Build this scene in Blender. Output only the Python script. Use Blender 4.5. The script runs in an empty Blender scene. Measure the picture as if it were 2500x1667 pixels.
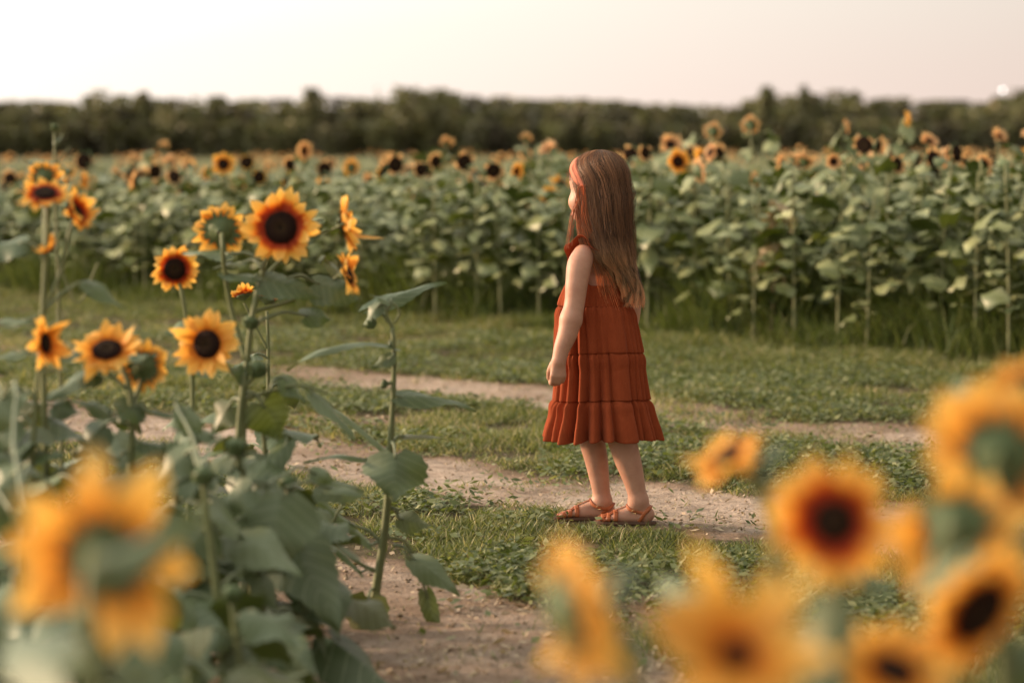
import bpy, math, random
import numpy as np
from mathutils import Vector, Quaternion

random.seed(7)
R0 = np.random.default_rng(11)
SC = bpy.context.scene
COL = SC.collection

# ------------------------------------------------------------------ camera
CAMZ = 1.12
F = 5900.0            # focal length in photo pixels (85 mm on a 36 mm wide frame, 2500 px)
PITCH = math.radians(4.49)
cam_d = bpy.data.cameras.new("camera")
cam = bpy.data.objects.new("camera", cam_d)
COL.objects.link(cam)
cam.location = (0, 0, CAMZ)
cam.rotation_euler = (math.pi / 2 - PITCH, 0, 0)
cam_d.sensor_width = 36.0
cam_d.lens = 36.0 * F / 2500.0
cam_d.clip_start = 0.05
cam_d.clip_end = 5000
cam_d.dof.use_dof = True
cam_d.dof.focus_distance = 7.25
cam_d.dof.aperture_fstop = 2.3
SC.camera = cam

# ------------------------------------------------------------------ world + sun
SUN_AZ = math.radians(74)      # degrees from +Y towards -X
SUN_EL = math.radians(15)
W = bpy.data.worlds.new("World")
SC.world = W
W.use_nodes = True
nt = W.node_tree
nt.nodes.clear()
out = nt.nodes.new('ShaderNodeOutputWorld')
bg = nt.nodes.new('ShaderNodeBackground')
sky = nt.nodes.new('ShaderNodeTexSky')
sky.sky_type = 'NISHITA'
sky.sun_disc = False
sky.sun_elevation = SUN_EL
sky.sun_rotation = -SUN_AZ
sky.dust_density = 6.0
sky.air_density = 1.2
sky.ozone_density = 1.0
tc = nt.nodes.new('ShaderNodeTexCoord')
sep = nt.nodes.new('ShaderNodeSeparateXYZ')
nt.links.new(tc.outputs['Generated'], sep.inputs[0])
# hazy evening veil: cream overhead, pinker low down and away from the sun
el = nt.nodes.new('ShaderNodeMapRange'); el.inputs['From Min'].default_value = 0.0; el.inputs['From Max'].default_value = 0.085
nt.links.new(sep.outputs['Z'], el.inputs['Value'])
ax = nt.nodes.new('ShaderNodeMapRange'); ax.inputs['From Min'].default_value = 0.22; ax.inputs['From Max'].default_value = -0.22
nt.links.new(sep.outputs['X'], ax.inputs['Value'])
add = nt.nodes.new('ShaderNodeMath'); add.operation = 'MULTIPLY_ADD'; add.inputs[1].default_value = 0.55
nt.links.new(ax.outputs[0], add.inputs[0]); nt.links.new(el.outputs[0], add.inputs[2])
ramp = nt.nodes.new('ShaderNodeValToRGB')
ramp.color_ramp.elements[0].position = 0.0; ramp.color_ramp.elements[0].color = (0.96, 0.74, 0.65, 1)
ramp.color_ramp.elements[1].position = 1.0; ramp.color_ramp.elements[1].color = (0.99, 0.96, 0.87, 1)
e = ramp.color_ramp.elements.new(0.35); e.color = (0.95, 0.79, 0.69, 1)
e = ramp.color_ramp.elements.new(0.7); e.color = (0.95, 0.86, 0.75, 1)
half = nt.nodes.new('ShaderNodeMath'); half.operation = 'MULTIPLY'; half.inputs[1].default_value = 0.75
nt.links.new(add.outputs[0], half.inputs[0])
nt.links.new(half.outputs[0], ramp.inputs[0])
# the sunward side of the sky is brighter than the side behind the camera
sv = nt.nodes.new('ShaderNodeVectorMath'); sv.operation = 'DOT_PRODUCT'
sv.inputs[1].default_value = (-math.sin(SUN_AZ), math.cos(SUN_AZ), 0.25)
nt.links.new(tc.outputs['Generated'], sv.inputs[0])
m1 = nt.nodes.new('ShaderNodeMapRange'); m1.inputs['From Min'].default_value = -1; m1.inputs['From Max'].default_value = 1
nt.links.new(sv.outputs['Value'], m1.inputs['Value'])
m2 = nt.nodes.new('ShaderNodeMath'); m2.operation = 'POWER'; m2.inputs[1].default_value = 2.0
nt.links.new(m1.outputs[0], m2.inputs[0])
m3 = nt.nodes.new('ShaderNodeMath'); m3.operation = 'MULTIPLY_ADD'; m3.inputs[1].default_value = 15.0; m3.inputs[2].default_value = 2.9
nt.links.new(m2.outputs[0], m3.inputs[0])
scl = nt.nodes.new('ShaderNodeVectorMath'); scl.operation = 'SCALE'
nt.links.new(ramp.outputs[0], scl.inputs[0]); nt.links.new(m3.outputs[0], scl.inputs['Scale'])
hs = nt.nodes.new('ShaderNodeHueSaturation'); hs.inputs['Saturation'].default_value = 0.45; hs.inputs['Value'].default_value = 0.9
nt.links.new(sky.outputs[0], hs.inputs['Color'])
mx = nt.nodes.new('ShaderNodeMixRGB'); mx.inputs[0].default_value = 0.94
nt.links.new(hs.outputs[0], mx.inputs[1]); nt.links.new(scl.outputs[0], mx.inputs[2])
nt.links.new(mx.outputs[0], bg.inputs['Color'])
bg.inputs['Strength'].default_value = 0.1
nt.links.new(bg.outputs[0], out.inputs[0])

sd = bpy.data.lights.new("sun", 'SUN')
sd.energy = 4.6
sd.angle = math.radians(8)
sd.color = (1.0, 0.68, 0.43)
sun = bpy.data.objects.new("sun", sd)
COL.objects.link(sun)
S_DIR = Vector((-math.sin(SUN_AZ) * math.cos(SUN_EL), math.cos(SUN_AZ) * math.cos(SUN_EL), math.sin(SUN_EL)))
sun.rotation_euler = S_DIR.to_track_quat('Z', 'Y').to_euler()

vs = SC.view_settings
vs.view_transform = 'Standard'
vs.look = 'None'
vs.exposure = 0.40
vs.gamma = 1.0
SC.cycles.max_bounces = 6
SC.cycles.diffuse_bounces = 2
SC.cycles.transparent_max_bounces = 8

# ------------------------------------------------------------------ helpers
def P(px, py, Y):
    """photo pixel + distance along +Y -> world point"""
    cx, cy = (px - 1250.0) / F, (833.5 - py) / F
    dy = math.cos(PITCH) + cy * math.sin(PITCH)
    dz = -math.sin(PITCH) + cy * math.cos(PITCH)
    k = Y / dy
    return np.array([cx * k, Y, CAMZ + dz * k])

def PG(px, py):
    cy = (833.5 - py) / F
    dy = math.cos(PITCH) + cy * math.sin(PITCH)
    dz = -math.sin(PITCH) + cy * math.cos(PITCH)
    return P(px, py, -CAMZ / dz * dy)

def tag(o, label=None, cat=None, group=None, kind=None):
    if label: o["label"] = label
    if cat: o["category"] = cat
    if group: o["group"] = group
    if kind: o["kind"] = kind
    return o

def empty(name, loc, label=None, cat=None, group=None):
    o = bpy.data.objects.new(name, None)
    o.empty_display_size = 0.05
    COL.objects.link(o)
    o.location = tuple(loc)
    return tag(o, label, cat, group)

class MB:
    """collects verts / faces / per-vertex attribute colour"""
    def __init__(s):
        s.v = []; s.q = []; s.t = []; s.a = []; s.n = 0
    def add(s, v, q=None, t=None, a=None):
        v = np.asarray(v, float).reshape(-1, 3)
        s.v.append(v)
        if q is not None and len(q): s.q.append(np.asarray(q, np.int64).reshape(-1, 4) + s.n)
        if t is not None and len(t): s.t.append(np.asarray(t, np.int64).reshape(-1, 3) + s.n)
        if a is None: a = np.zeros((len(v), 3))
        a = np.asarray(a, float)
        if a.ndim == 1: a = np.tile(a, (len(v), 1))
        s.a.append(a)
        s.n += len(v)
    def grid(s, V, a=None, close=False):
        """V: (m,n,3)"""
        m, n = V.shape[:2]
        i = np.arange(m - 1)[:, None]
        jn = n if close else n - 1
        j = np.arange(jn)[None, :]
        j2 = (j + 1) % n
        q = np.stack([i * n + j, i * n + j2, (i + 1) * n + j2, (i + 1) * n + j], -1).reshape(-1, 4)
        s.add(V.reshape(-1, 3), q, None, None if a is None else np.asarray(a).reshape(-1, 3))
    def tube(s, pts, rad, n=6, a=None, cap=True, flat=None):
        pts = np.asarray(pts, float); m = len(pts)
        rad = np.broadcast_to(np.asarray(rad, float), (m,))
        T = np.gradient(pts, axis=0); T /= np.linalg.norm(T, axis=1)[:, None] + 1e-12
        up = np.array([0.31, 0.2, 0.93]) if abs(T[0, 2]) < 0.8 else np.array([0.9, 0.3, 0.1])
        N = []
        c = up
        for k in range(m):
            c = c - T[k] * np.dot(c, T[k]); c /= np.linalg.norm(c) + 1e-12
            N.append(c)
        N = np.array(N); B = np.cross(T, N)
        th = np.linspace(0, 2 * np.pi, n, endpoint=False)
        ring = np.cos(th)[None, :, None] * N[:, None] + np.sin(th)[None, :, None] * B[:, None]
        V = pts[:, None] + ring * rad[:, None, None]
        if a is None: a = (0, 0.5, 0.5)
        a = np.asarray(a, float)
        A = np.tile(a, (m * n, 1)) if a.ndim == 1 else np.repeat(a, n, axis=0)
        s.grid(V, A, close=True)
        if cap:
            for k, r in ((0, 0), (m - 1, 1)):
                base = s.n - m * n + k * n
                idx = list(range(n)) if r else list(range(n))[::-1]
                for i in range(1, n - 1):
                    s.t.append(np.array([[base + idx[0], base + idx[i], base + idx[i + 1]]]))
    def data(s):
        V = np.concatenate(s.v); A = np.concatenate(s.a)
        Q = np.concatenate(s.q) if s.q else np.zeros((0, 4), np.int64)
        T = np.concatenate(s.t) if s.t else np.zeros((0, 3), np.int64)
        return V, Q, T, A
    def mesh(s, name, mat, smooth=True, off=(0, 0, 0)):
        V, Q, T, A = s.data()
        return mesh_np(name, V - np.asarray(off), Q, T, A, mat, smooth)
    def build(s, name, mat, parent=None, smooth=True, off=(0, 0, 0)):
        me = s.mesh(name, mat, smooth, off)
        return link(name, me, parent)

def mesh_np(name, V, Q, T, A, mat, smooth=True):
    me = bpy.data.meshes.new(name)
    nq, ntr = len(Q), len(T)
    me.vertices.add(len(V))
    me.vertices.foreach_set("co", np.ascontiguousarray(V, np.float32).ravel())
    loops = np.concatenate([Q.ravel(), T.ravel()]).astype(np.int32)
    me.loops.add(len(loops)); me.loops.foreach_set("vertex_index", loops)
    me.polygons.add(nq + ntr)
    st = np.concatenate([np.arange(nq) * 4, nq * 4 + np.arange(ntr) * 3]).astype(np.int32)
    me.polygons.foreach_set("loop_start", st)
    if A is not None:
        at = me.attributes.new("Col", 'FLOAT_COLOR', 'POINT')
        c = np.ones((len(V), 4), np.float32); c[:, :3] = A
        at.data.foreach_set("color", c.ravel())
    me.update(calc_edges=True)
    me.validate()
    if smooth:
        me.polygons.foreach_set("use_smooth", np.ones(len(me.polygons), bool))
    if mat is not None: me.materials.append(mat)
    return me

def link(name, me, parent=None, loc=None):
    o = bpy.data.objects.new(name, me)
    COL.objects.link(o)
    if parent is not None: o.parent = parent
    if loc is not None: o.location = tuple(loc)
    return o

_perm = np.random.default_rng(3).random((256, 256))
def vnoise(x, y):
    x = np.asarray(x, float); y = np.asarray(y, float)
    xi = np.floor(x).astype(int); yi = np.floor(y).astype(int)
    xf = x - xi; yf = y - yi
    xf = xf * xf * (3 - 2 * xf); yf = yf * yf * (3 - 2 * yf)
    g = lambda a, b: _perm[a & 255, b & 255]
    return (g(xi, yi) * (1 - xf) + g(xi + 1, yi) * xf) * (1 - yf) + (g(xi, yi + 1) * (1 - xf) + g(xi + 1, yi + 1) * xf) * yf
def fbm(x, y, o=4):
    s = 0; a = 0.5; n = 0
    for k in range(o):
        s = s + a * vnoise(x * 2 ** k + 17 * k, y * 2 ** k + 31 * k); n += a; a *= 0.5
    return s / n
def sstep(a, b, x):
    t = np.clip((x - a) / (b - a), 0, 1); return t * t * (3 - 2 * t)

# ------------------------------------------------------------------ materials
def mat_new(name):
    m = bpy.data.materials.new(name); m.use_nodes = True
    n = m.node_tree.nodes; n.clear()
    o = n.new('ShaderNodeOutputMaterial'); b = n.new('ShaderNodeBsdfPrincipled')
    m.node_tree.links.new(b.outputs[0], o.inputs[0])
    return m, m.node_tree, b, o
def attr(t):
    a = t.nodes.new('ShaderNodeAttribute'); a.attribute_name = "Col"
    s = t.nodes.new('ShaderNodeSeparateColor'); t.links.new(a.outputs['Color'], s.inputs[0])
    return s
def rampn(t, stops, fac):
    r = t.nodes.new('ShaderNodeValToRGB'); cr = r.color_ramp
    cr.elements[0].position = stops[0][0]; cr.elements[0].color = (*stops[0][1], 1)
    cr.elements[1].position = stops[-1][0]; cr.elements[1].color = (*stops[-1][1], 1)
    for p, c in stops[1:-1]:
        e = cr.elements.new(p); e.color = (*c, 1)
    t.links.new(fac, r.inputs[0]); return r
def mix(t, f, a, b, mode='MIX'):
    m = t.nodes.new('ShaderNodeMixRGB'); m.blend_type = mode
    for i, v in enumerate((f, a, b)):
        if isinstance(v, (int, float)): m.inputs[i].default_value = v
        elif isinstance(v, tuple): m.inputs[i].default_value = (*v, 1)
        else: t.links.new(v, m.inputs[i])
    return m.outputs[0]
def noise(t, scale, detail=3, rough=0.55, vec=None, coord='Object'):
    c = t.nodes.new('ShaderNodeTexCoord'); n = t.nodes.new('ShaderNodeTexNoise')
    n.inputs['Scale'].default_value = scale; n.inputs['Detail'].default_value = detail; n.inputs['Roughness'].default_value = rough
    t.links.new(vec if vec is not None else c.outputs[coord], n.inputs['Vector']); return n
def bump(t, h, b, strength=0.3, dist=0.01):
    k = t.nodes.new('ShaderNodeBump'); k.inputs['Strength'].default_value = strength; k.inputs['Distance'].default_value = dist
    t.links.new(h, k.inputs['Height']); t.links.new(k.outputs[0], b.inputs['Normal']); return k
def translucent(t, b, o, col, f):
    tr = t.nodes.new('ShaderNodeBsdfTranslucent'); ms = t.nodes.new('ShaderNodeMixShader')
    ms.inputs[0].default_value = f
    t.links.new(col, tr.inputs[0]); t.links.new(b.outputs[0], ms.inputs[1]); t.links.new(tr.outputs[0], ms.inputs[2])
    t.links.new(ms.outputs[0], o.inputs[0])

def make_leaf_mat(name, base, alt, back, veins=True, tr=0.22, rough=0.5):
    m, t, b, o = mat_new(name)
    s = attr(t)
    n = noise(t, 14, 4)
    col = mix(t, s.outputs[2], base, alt)
    col = mix(t, mix(t, 1.0, n.outputs[0], (0.5, 0.5, 0.5), 'MULTIPLY'), col, tuple(min(1, c * 1.7) for c in base))
    if veins:
        v = t.nodes.new('ShaderNodeMath'); v.operation = 'LESS_THAN'; v.inputs[1].default_value = 0.07
        t.links.new(s.outputs[1], v.inputs[0])
        # side veins
        a1 = t.nodes.new('ShaderNodeMath'); a1.operation = 'MULTIPLY_ADD'; a1.inputs[1].default_value = -0.22
        t.links.new(s.outputs[1], a1.inputs[0]); t.links.new(s.outputs[0], a1.inputs[2])
        a2 = t.nodes.new('ShaderNodeMath'); a2.operation = 'MULTIPLY'; a2.inputs[1].default_value = 7.0; t.links.new(a1.outputs[0], a2.inputs[0])
        a3 = t.nodes.new('ShaderNodeMath'); a3.operation = 'FRACT'; t.links.new(a2.outputs[0], a3.inputs[0])
        a4 = t.nodes.new('ShaderNodeMath'); a4.operation = 'LESS_THAN'; a4.inputs[1].default_value = 0.09; t.links.new(a3.outputs[0], a4.inputs[0])
        a5 = t.nodes.new('ShaderNodeMath'); a5.operation = 'MAXIMUM'; t.links.new(a4.outputs[0], a5.inputs[0]); t.links.new(v.outputs[0], a5.inputs[1])
        a6 = t.nodes.new('ShaderNodeMath'); a6.operation = 'MULTIPLY'; a6.inputs[1].default_value = 0.6; t.links.new(a5.outputs[0], a6.inputs[0])
        col = mix(t, a6.outputs[0], col, (0.22, 0.26, 0.15))
        bump(t, n.outputs[0], b, 0.5, 0.006)
    geo = t.nodes.new('ShaderNodeNewGeometry')
    col2 = mix(t, geo.outputs['Backfacing'], col, back)
    t.links.new(col2, b.inputs['Base Color'])
    b.inputs['Roughness'].default_value = rough
    b.inputs['Specular IOR Level'].default_value = 0.75
    translucent(t, b, o, mix(t, 1.0, col, (1.25, 1.5, 0.45), 'MULTIPLY'), tr)
    return m

M = {}
M['leaf'] = make_leaf_mat('sunflower leaf', (0.052, 0.082, 0.024), (0.150, 0.185, 0.088), (0.050, 0.064, 0.010), tr=0.09, rough=.52)
M['leaf_field'] = make_leaf_mat('field leaf', (0.075, 0.100, 0.024), (0.40, 0.415, 0.205), (0.040, 0.058, 0.010), veins=False, tr=0.09, rough=.48)
M['leaf_olive'] = make_leaf_mat('old olive leaf', (0.085, 0.10, 0.03), (0.12, 0.11, 0.035), (0.10, 0.10, 0.03))
M['dry_leaf'] = make_leaf_mat('dry leaf', (0.34, 0.24, 0.13), (0.26, 0.20, 0.08), (0.32, 0.23, 0.12), veins=False, tr=0.15)

def simple(name, col, rough=0.6, nscale=None, var=0.25, spec=0.4, bmp=0):
    m, t, b, o = mat_new(name)
    if nscale:
        n = noise(t, nscale, 4)
        c = mix(t, n.outputs[0], tuple(k * (1 - var) for k in col), tuple(min(1, k * (1 + var)) for k in col))
        t.links.new(c, b.inputs['Base Color'])
        if bmp: bump(t, n.outputs[0], b, bmp, 0.004)
    else: b.inputs['Base Color'].default_value = (*col, 1)
    b.inputs['Roughness'].default_value = rough; b.inputs['Specular IOR Level'].default_value = spec
    return m
M['stem'] = simple('green stem', (0.15, 0.17, 0.07), 0.55, 30, 0.35)
M['stem_tan'] = simple('tan field stem', (0.18, 0.19, 0.085), 0.6, 20, 0.3)
M['calyx'] = simple('calyx green', (0.09, 0.13, 0.05), 0.6, 60, 0.4, bmp=0.4)
M['bark'] = simple('bark', (0.10, 0.08, 0.06), 0.9, 6, 0.3)

def make_petal(name, stops):
    m, t, b, o = mat_new(name)
    s = attr(t)
    r = rampn(t, stops, s.outputs[0])
    col = mix(t, s.outputs[2], r.outputs[0], mix(t, 1.0, r.outputs[0], (0.95, 0.82, 0.72), 'MULTIPLY'))
    t.links.new(col, b.inputs['Base Color']); b.inputs['Roughness'].default_value = 0.55
    b.inputs['Specular IOR Level'].default_value = 0.25
    translucent(t, b, o, mix(t, 1.0, col, (1.05, 0.98, 0.75), 'MULTIPLY'), 0.45)
    return m
M['petal'] = make_petal('petal yellow orange', [(0, (0.55, 0.13, 0.02)), (0.2, (0.80, 0.31, 0.025)), (0.40, (0.90, 0.51, 0.085)), (1, (0.94, 0.65, 0.20))])
M['petal_red'] = make_petal('petal red ringed', [(0, (0.30, 0.03, 0.01)), (0.30, (0.52, 0.07, 0.012)), (0.44, (0.85, 0.30, 0.03)), (0.54, (0.92, 0.54, 0.095)), (1, (0.94, 0.66, 0.21))])
M['petal_peach'] = make_petal('petal peach', [(0, (0.5, 0.20, 0.09)), (0.4, (0.80, 0.50, 0.25)), (1, (0.90, 0.70, 0.43))])

def make_disc():
    m, t, b, o = mat_new('seed disc')
    s = attr(t)
    r = rampn(t, [(0, (0.020, 0.012, 0.006)), (0.25, (0.045, 0.025, 0.010)), (0.55, (0.030, 0.014, 0.008)), (0.85, (0.018, 0.007, 0.005)), (1, (0.07, 0.02, 0.008))], s.outputs[0])
    v = t.nodes.new('ShaderNodeTexVoronoi'); v.inputs['Scale'].default_value = 260
    c = t.nodes.new('ShaderNodeTexCoord'); t.links.new(c.outputs['Object'], v.inputs['Vector'])
    t.links.new(mix(t, 0.5, r.outputs[0], mix(t, 1.0, r.outputs[0], v.outputs['Distance'], 'MULTIPLY')), b.inputs['Base Color'])
    bump(t, v.outputs['Distance'], b, 0.8, 0.004)
    b.inputs['Roughness'].default_value = 0.85; b.inputs['Specular IOR Level'].default_value = 0.15
    return m
M['disc'] = make_disc()

# ground material (soil)
def make_soil():
    m, t, b, o = mat_new('soil')
    s = attr(t)
    n1 = noise(t, 1.3, 5, 0.6); n2 = noise(t, 18, 6, 0.7); n3 = noise(t, 90, 3, 0.6)
    r1 = rampn(t, [(0.3, (0.34, 0.25, 0.185)), (0.55, (0.54, 0.43, 0.345)), (0.75, (0.68, 0.57, 0.48))], n1.outputs[0])
    r2 = rampn(t, [(0.32, (0.45, 0.42, 0.40)), (0.5, (1, 1, 1)), (0.75, (1.0, 1.0, 1.0))], n2.outputs[0])
    r3 = rampn(t, [(0.34, (0.55, 0.5, 0.45)), (0.5, (1, 1, 1)), (0.8, (1.0, 1.0, 1.0))], n3.outputs[0])
    c = mix(t, 0.8, r1.outputs[0], r2.outputs[0], 'MULTIPLY')
    c = mix(t, 0.6, c, r3.outputs[0], 'MULTIPLY')
    # R = how bare and trodden, less painted leaf shade up front; low R = darker
    dark = mix(t, n2.outputs[0], (0.05, 0.040, 0.020), (0.14, 0.11, 0.06))
    mid = mix(t, n3.outputs[0], (0.17, 0.115, 0.075), (0.34, 0.24, 0.17))
    nn = noise(t, 6, 6, .65)
    ad = t.nodes.new('ShaderNodeMath'); ad.operation = 'MULTIPLY_ADD'; ad.inputs[1].default_value = .9
    sb = t.nodes.new('ShaderNodeMath'); sb.operation = 'SUBTRACT'; sb.inputs[1].default_value = .5
    t.links.new(nn.outputs[0], sb.inputs[0]); t.links.new(sb.outputs[0], ad.inputs[0]); t.links.new(s.outputs[0], ad.inputs[2])
    f1 = t.nodes.new('ShaderNodeMapRange'); f1.inputs['From Min'].default_value = .12; f1.inputs['From Max'].default_value = .45; t.links.new(ad.outputs[0], f1.inputs['Value'])
    f2 = t.nodes.new('ShaderNodeMapRange'); f2.inputs['From Min'].default_value = .55; f2.inputs['From Max'].default_value = .95; t.links.new(ad.outputs[0], f2.inputs['Value'])
    c = mix(t, f2.outputs[0], mid, c)
    c = mix(t, f1.outputs[0], dark, c)
    t.links.new(c, b.inputs['Base Color']); b.inputs['Roughness'].default_value = 0.95
    b.inputs['Specular IOR Level'].default_value = 0.15
    h = t.nodes.new('ShaderNodeMath'); h.operation = 'MULTIPLY_ADD'; h.inputs[1].default_value = 0.4
    t.links.new(n3.outputs[0], h.inputs[0]); t.links.new(n2.outputs[0], h.inputs[2])
    bump(t, h.outputs[0], b, 0.9, 0.03)
    return m
M['soil'] = make_soil()

def make_grass(name, stops, tr=0.3):
    m, t, b, o = mat_new(name)
    s = attr(t)
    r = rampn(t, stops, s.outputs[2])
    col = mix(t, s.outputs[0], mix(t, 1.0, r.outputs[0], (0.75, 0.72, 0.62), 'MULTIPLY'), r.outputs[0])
    t.links.new(col, b.inputs['Base Color']); b.inputs['Roughness'].default_value = 0.5
    b.inputs['Specular IOR Level'].default_value = 0.35
    translucent(t, b, o, mix(t, 1.0, col, (1.2, 1.3, 0.6), 'MULTIPLY'), tr)
    return m
M['tall'] = make_grass('tall grass', [(0, (0.06, 0.09, 0.02)), (0.5, (0.14, 0.185, 0.055)), (0.85, (0.27, 0.29, 0.10)), (1, (0.42, 0.38, 0.2))], .3)
M['grass'] = make_grass('grass', [(0, (0.075, 0.10, 0.03)), (0.35, (0.16, 0.195, 0.065)), (0.65, (0.30, 0.30, 0.125)), (0.8, (0.45, 0.40, 0.22)), (1, (0.64, 0.51, 0.34))])
M['weed'] = make_grass('weed', [(0, (0.085, 0.115, 0.04)), (0.55, (0.165, 0.20, 0.075)), (1, (0.36, 0.36, 0.18))])
M['litter'] = make_grass('dry litter', [(0, (0.16, 0.11, 0.06)), (0.5, (0.38, 0.28, 0.18)), (1, (0.60, 0.48, 0.33))], 0.1)
M['wood_leaf'] = make_grass('woodland foliage', [(0, (0.11, 0.095, 0.06)), (0.4, (0.155, 0.15, 0.07)), (0.8, (0.20, 0.21, 0.085)), (1, (0.31, 0.26, 0.15))], 0.15)

# ------------------------------------------------------------------ ground
# the tracks run diagonally: s = X + Y is the distance across them
def wig(x, y, amp=0.35):
    return x + y + (fbm(x * 0.8 + 5, y * 0.8, 3) - 0.5) * 2 * amp + (fbm(x * 4, y * 4 + 9, 3) - 0.5) * 0.45
def bare(x, y):
    """1 = bare trodden soil, 0 = grass"""
    s = wig(x, y, 0.22)
    t1 = sstep(10.35, 10.7, s) * (1 - sstep(11.35, 11.75, s))
    t2 = sstep(7.46, 7.72, s) * (1 - sstep(8.42, 8.9, s))
    brk = sstep(.30, .5, fbm(x * 1.1 + 71, y * 1.1 + 5, 3)); t1 = t1 * (.66 + .34 * brk) * (1 - .45 * sstep(-.8, -1.8, x)); t2 = t2 * (.74 + .26 * brk)
    edge = 6.02 - 0.85 * sstep(0.10, 0.7, x) - 1.2 * sstep(.9, 1.6, x)
    t3 = 1 - sstep(edge - 0.15, edge + 0.1, s)
    patch = sstep(0.60, 0.70, fbm(x * 1.7 + 40, y * 1.7, 3)) * 0.8
    b = np.maximum(np.maximum(t1, t2), np.maximum(t3 * (1 - 0.5 * patch), patch * .55 * (1 - sstep(9, 12, s))))
    return b
GX, GY = 0.275, 7.26         # where the girl stands
def gz(x, y):
    z = (fbm(x * 1.1, y * 1.1, 3) - 0.5) * 0.03 + (fbm(x * 9, y * 9, 2) - 0.5) * 0.016
    s = x + y
    z = z - 0.018 * (np.exp(-((s - 11.0) / 0.45) ** 2) + np.exp(-((s - 8.1) / 0.5) ** 2))
    d = np.hypot(x - GX, (y - GY) * 1.3)
    near = np.clip(np.minimum(1, np.hypot(x, y - 8) / 25.0), 0, 1)
    z = z * sstep(0.12, 0.5, d) * (1 - near * 0.6)
    return z - 0.004 * 0

def axis(lo, hi, a, b, step):
    core = np.arange(a, b, step)
    out_l = [a]; s = step
    while out_l[-1] > lo: s *= 1.18; out_l.append(out_l[-1] - s)
    out_r = [core[-1]]; s = step
    while out_r[-1] < hi: s *= 1.18; out_r.append(out_r[-1] + s)
    return np.concatenate([np.array(out_l[1:])[::-1], core, np.array(out_r[1:])])
xs = axis(-1500, 1500, -3.4, 3.8, 0.025); ys = axis(-200, 3000, 4.2, 16.0, 0.035)
XX, YY = np.meshgrid(xs, ys)
ZZ = gz(XX, YY)
BR = bare(XX, YY)
S_ = XX + YY
BR = np.where(S_ > 14.2, 0.03, np.maximum(BR, 0.05))
BR = np.where(XX + YY < 6.0, np.minimum(BR, 0.66), BR)  # nearest dirt kept browner and darker: leaf shade put into the soil colour
g = MB(); g.grid(np.stack([XX, YY, ZZ], -1), np.stack([BR, BR * 0, BR * 0], -1))
tag(g.build('ground', M['soil']), kind='structure')

# ------------------------------------------------------------------ grass, weeds, litter (stuff)
def view_pts(n, y0, y1, margin=0.35, rng=R0):
    """random ground points inside the view wedge, denser towards the camera"""
    u = rng.random(n)
    y = y0 * (y1 / y0) ** u
    x = (rng.random(n) * 2 - 1) * (0.212 * y + margin)
    return x, y

def blades(mb, x, y, h, w, lean, col, rng, z=None, bend=0.5):
    n = len(x)
    if z is None: z = gz(x, y) - 0.004
    a = rng.random(n) * 2 * np.pi; fa = rng.random(n) * np.pi * 2
    side = np.stack([np.cos(fa), np.sin(fa), np.zeros(n)], -1)
    dirx = np.stack([np.cos(a) * lean, np.sin(a) * lean, np.ones(n)], -1)
    dirx /= np.linalg.norm(dirx, axis=1)[:, None]
    base = np.stack([x, y, z], -1)
    mid = base + dirx * (h * 0.55)[:, None]
    d2 = dirx + np.stack([np.cos(a), np.sin(a), -0.6 * np.ones(n)], -1) * (bend * rng.random(n))[:, None]
    d2 /= np.linalg.norm(d2, axis=1)[:, None]
    tip = mid + d2 * (h * 0.5)[:, None]
    V = np.stack([base - side * w[:, None] * .5, base + side * w[:, None] * .5,
                  mid + side * w[:, None] * .42, mid - side * w[:, None] * .42, tip], 1)
    i = np.arange(n)[:, None] * 5
    q = i + np.array([[0, 1, 2, 3]]); t = i + np.array([[3, 2, 4]])
    A = np.zeros((n, 5, 3)); A[:, :, 0] = [0, 0, .7, .7, 1]; A[:, :, 2] = col[:, None]
    mb.add(V.reshape(-1, 3), q, t, A.reshape(-1, 3))

rg = np.random.default_rng(21)
x, y = view_pts(720000, 4.6, 20.5, 0.9, rg)
br = bare(x, y)
lush = fbm(x * 1.3 + 3, y * 1.3, 3)
s = x + y
clump = fbm(x * 5.5 + 11, y * 5.5, 3)
keep = rg.random(len(x)) < np.clip((1 - br) ** 1.5 * (0.30 + 1.1 * lush) * (.12 + 1.7 * sstep(.30, .62, clump)), 0.012, 1) * (s < 15.4)
keep &= ~((np.abs(x - GX) < 0.14) & (np.abs(y - GY) < 0.035))
x, y, s, lush, br, clump = x[keep], y[keep], s[keep], lush[keep], br[keep], clump[keep]
n = len(x)
h = (0.016 + 0.028 * rg.random(n) + 0.022 * sstep(0.45, 0.7, lush) + 0.03 * sstep(13.4, 14.8, s)) * (1 - 0.5 * br) * (.45 + 1.15 * sstep(.3, .7, clump))
wd = 0.0022 + 0.0034 * rg.random(n) ** 1.5 + 0.0006 * np.clip(y - 7, 0, 8) * 0.4
patchc = fbm(x * 0.9 + 60, y * 0.9, 3)
colr = np.clip(-0.02 + 0.85 * rg.random(n) ** 1.3 + 0.5 * (patchc - 0.5) + 0.25 * br + (rg.random(n) < 0.08) * 0.35, 0, 1)
fz = np.clip((np.abs(x - GX - .01) - .15) / .08, 0, 1) + np.clip((np.abs(y - GY + .05) - .13) / .08, 0, 1); h = h * np.clip(.42 + .58 * fz, 0, 1)
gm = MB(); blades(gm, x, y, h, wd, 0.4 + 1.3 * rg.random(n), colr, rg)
tag(gm.build('grass', M['grass'], smooth=False), 'short mixed green and straw grass growing between the dirt tracks', 'grass', kind='stuff')

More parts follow.
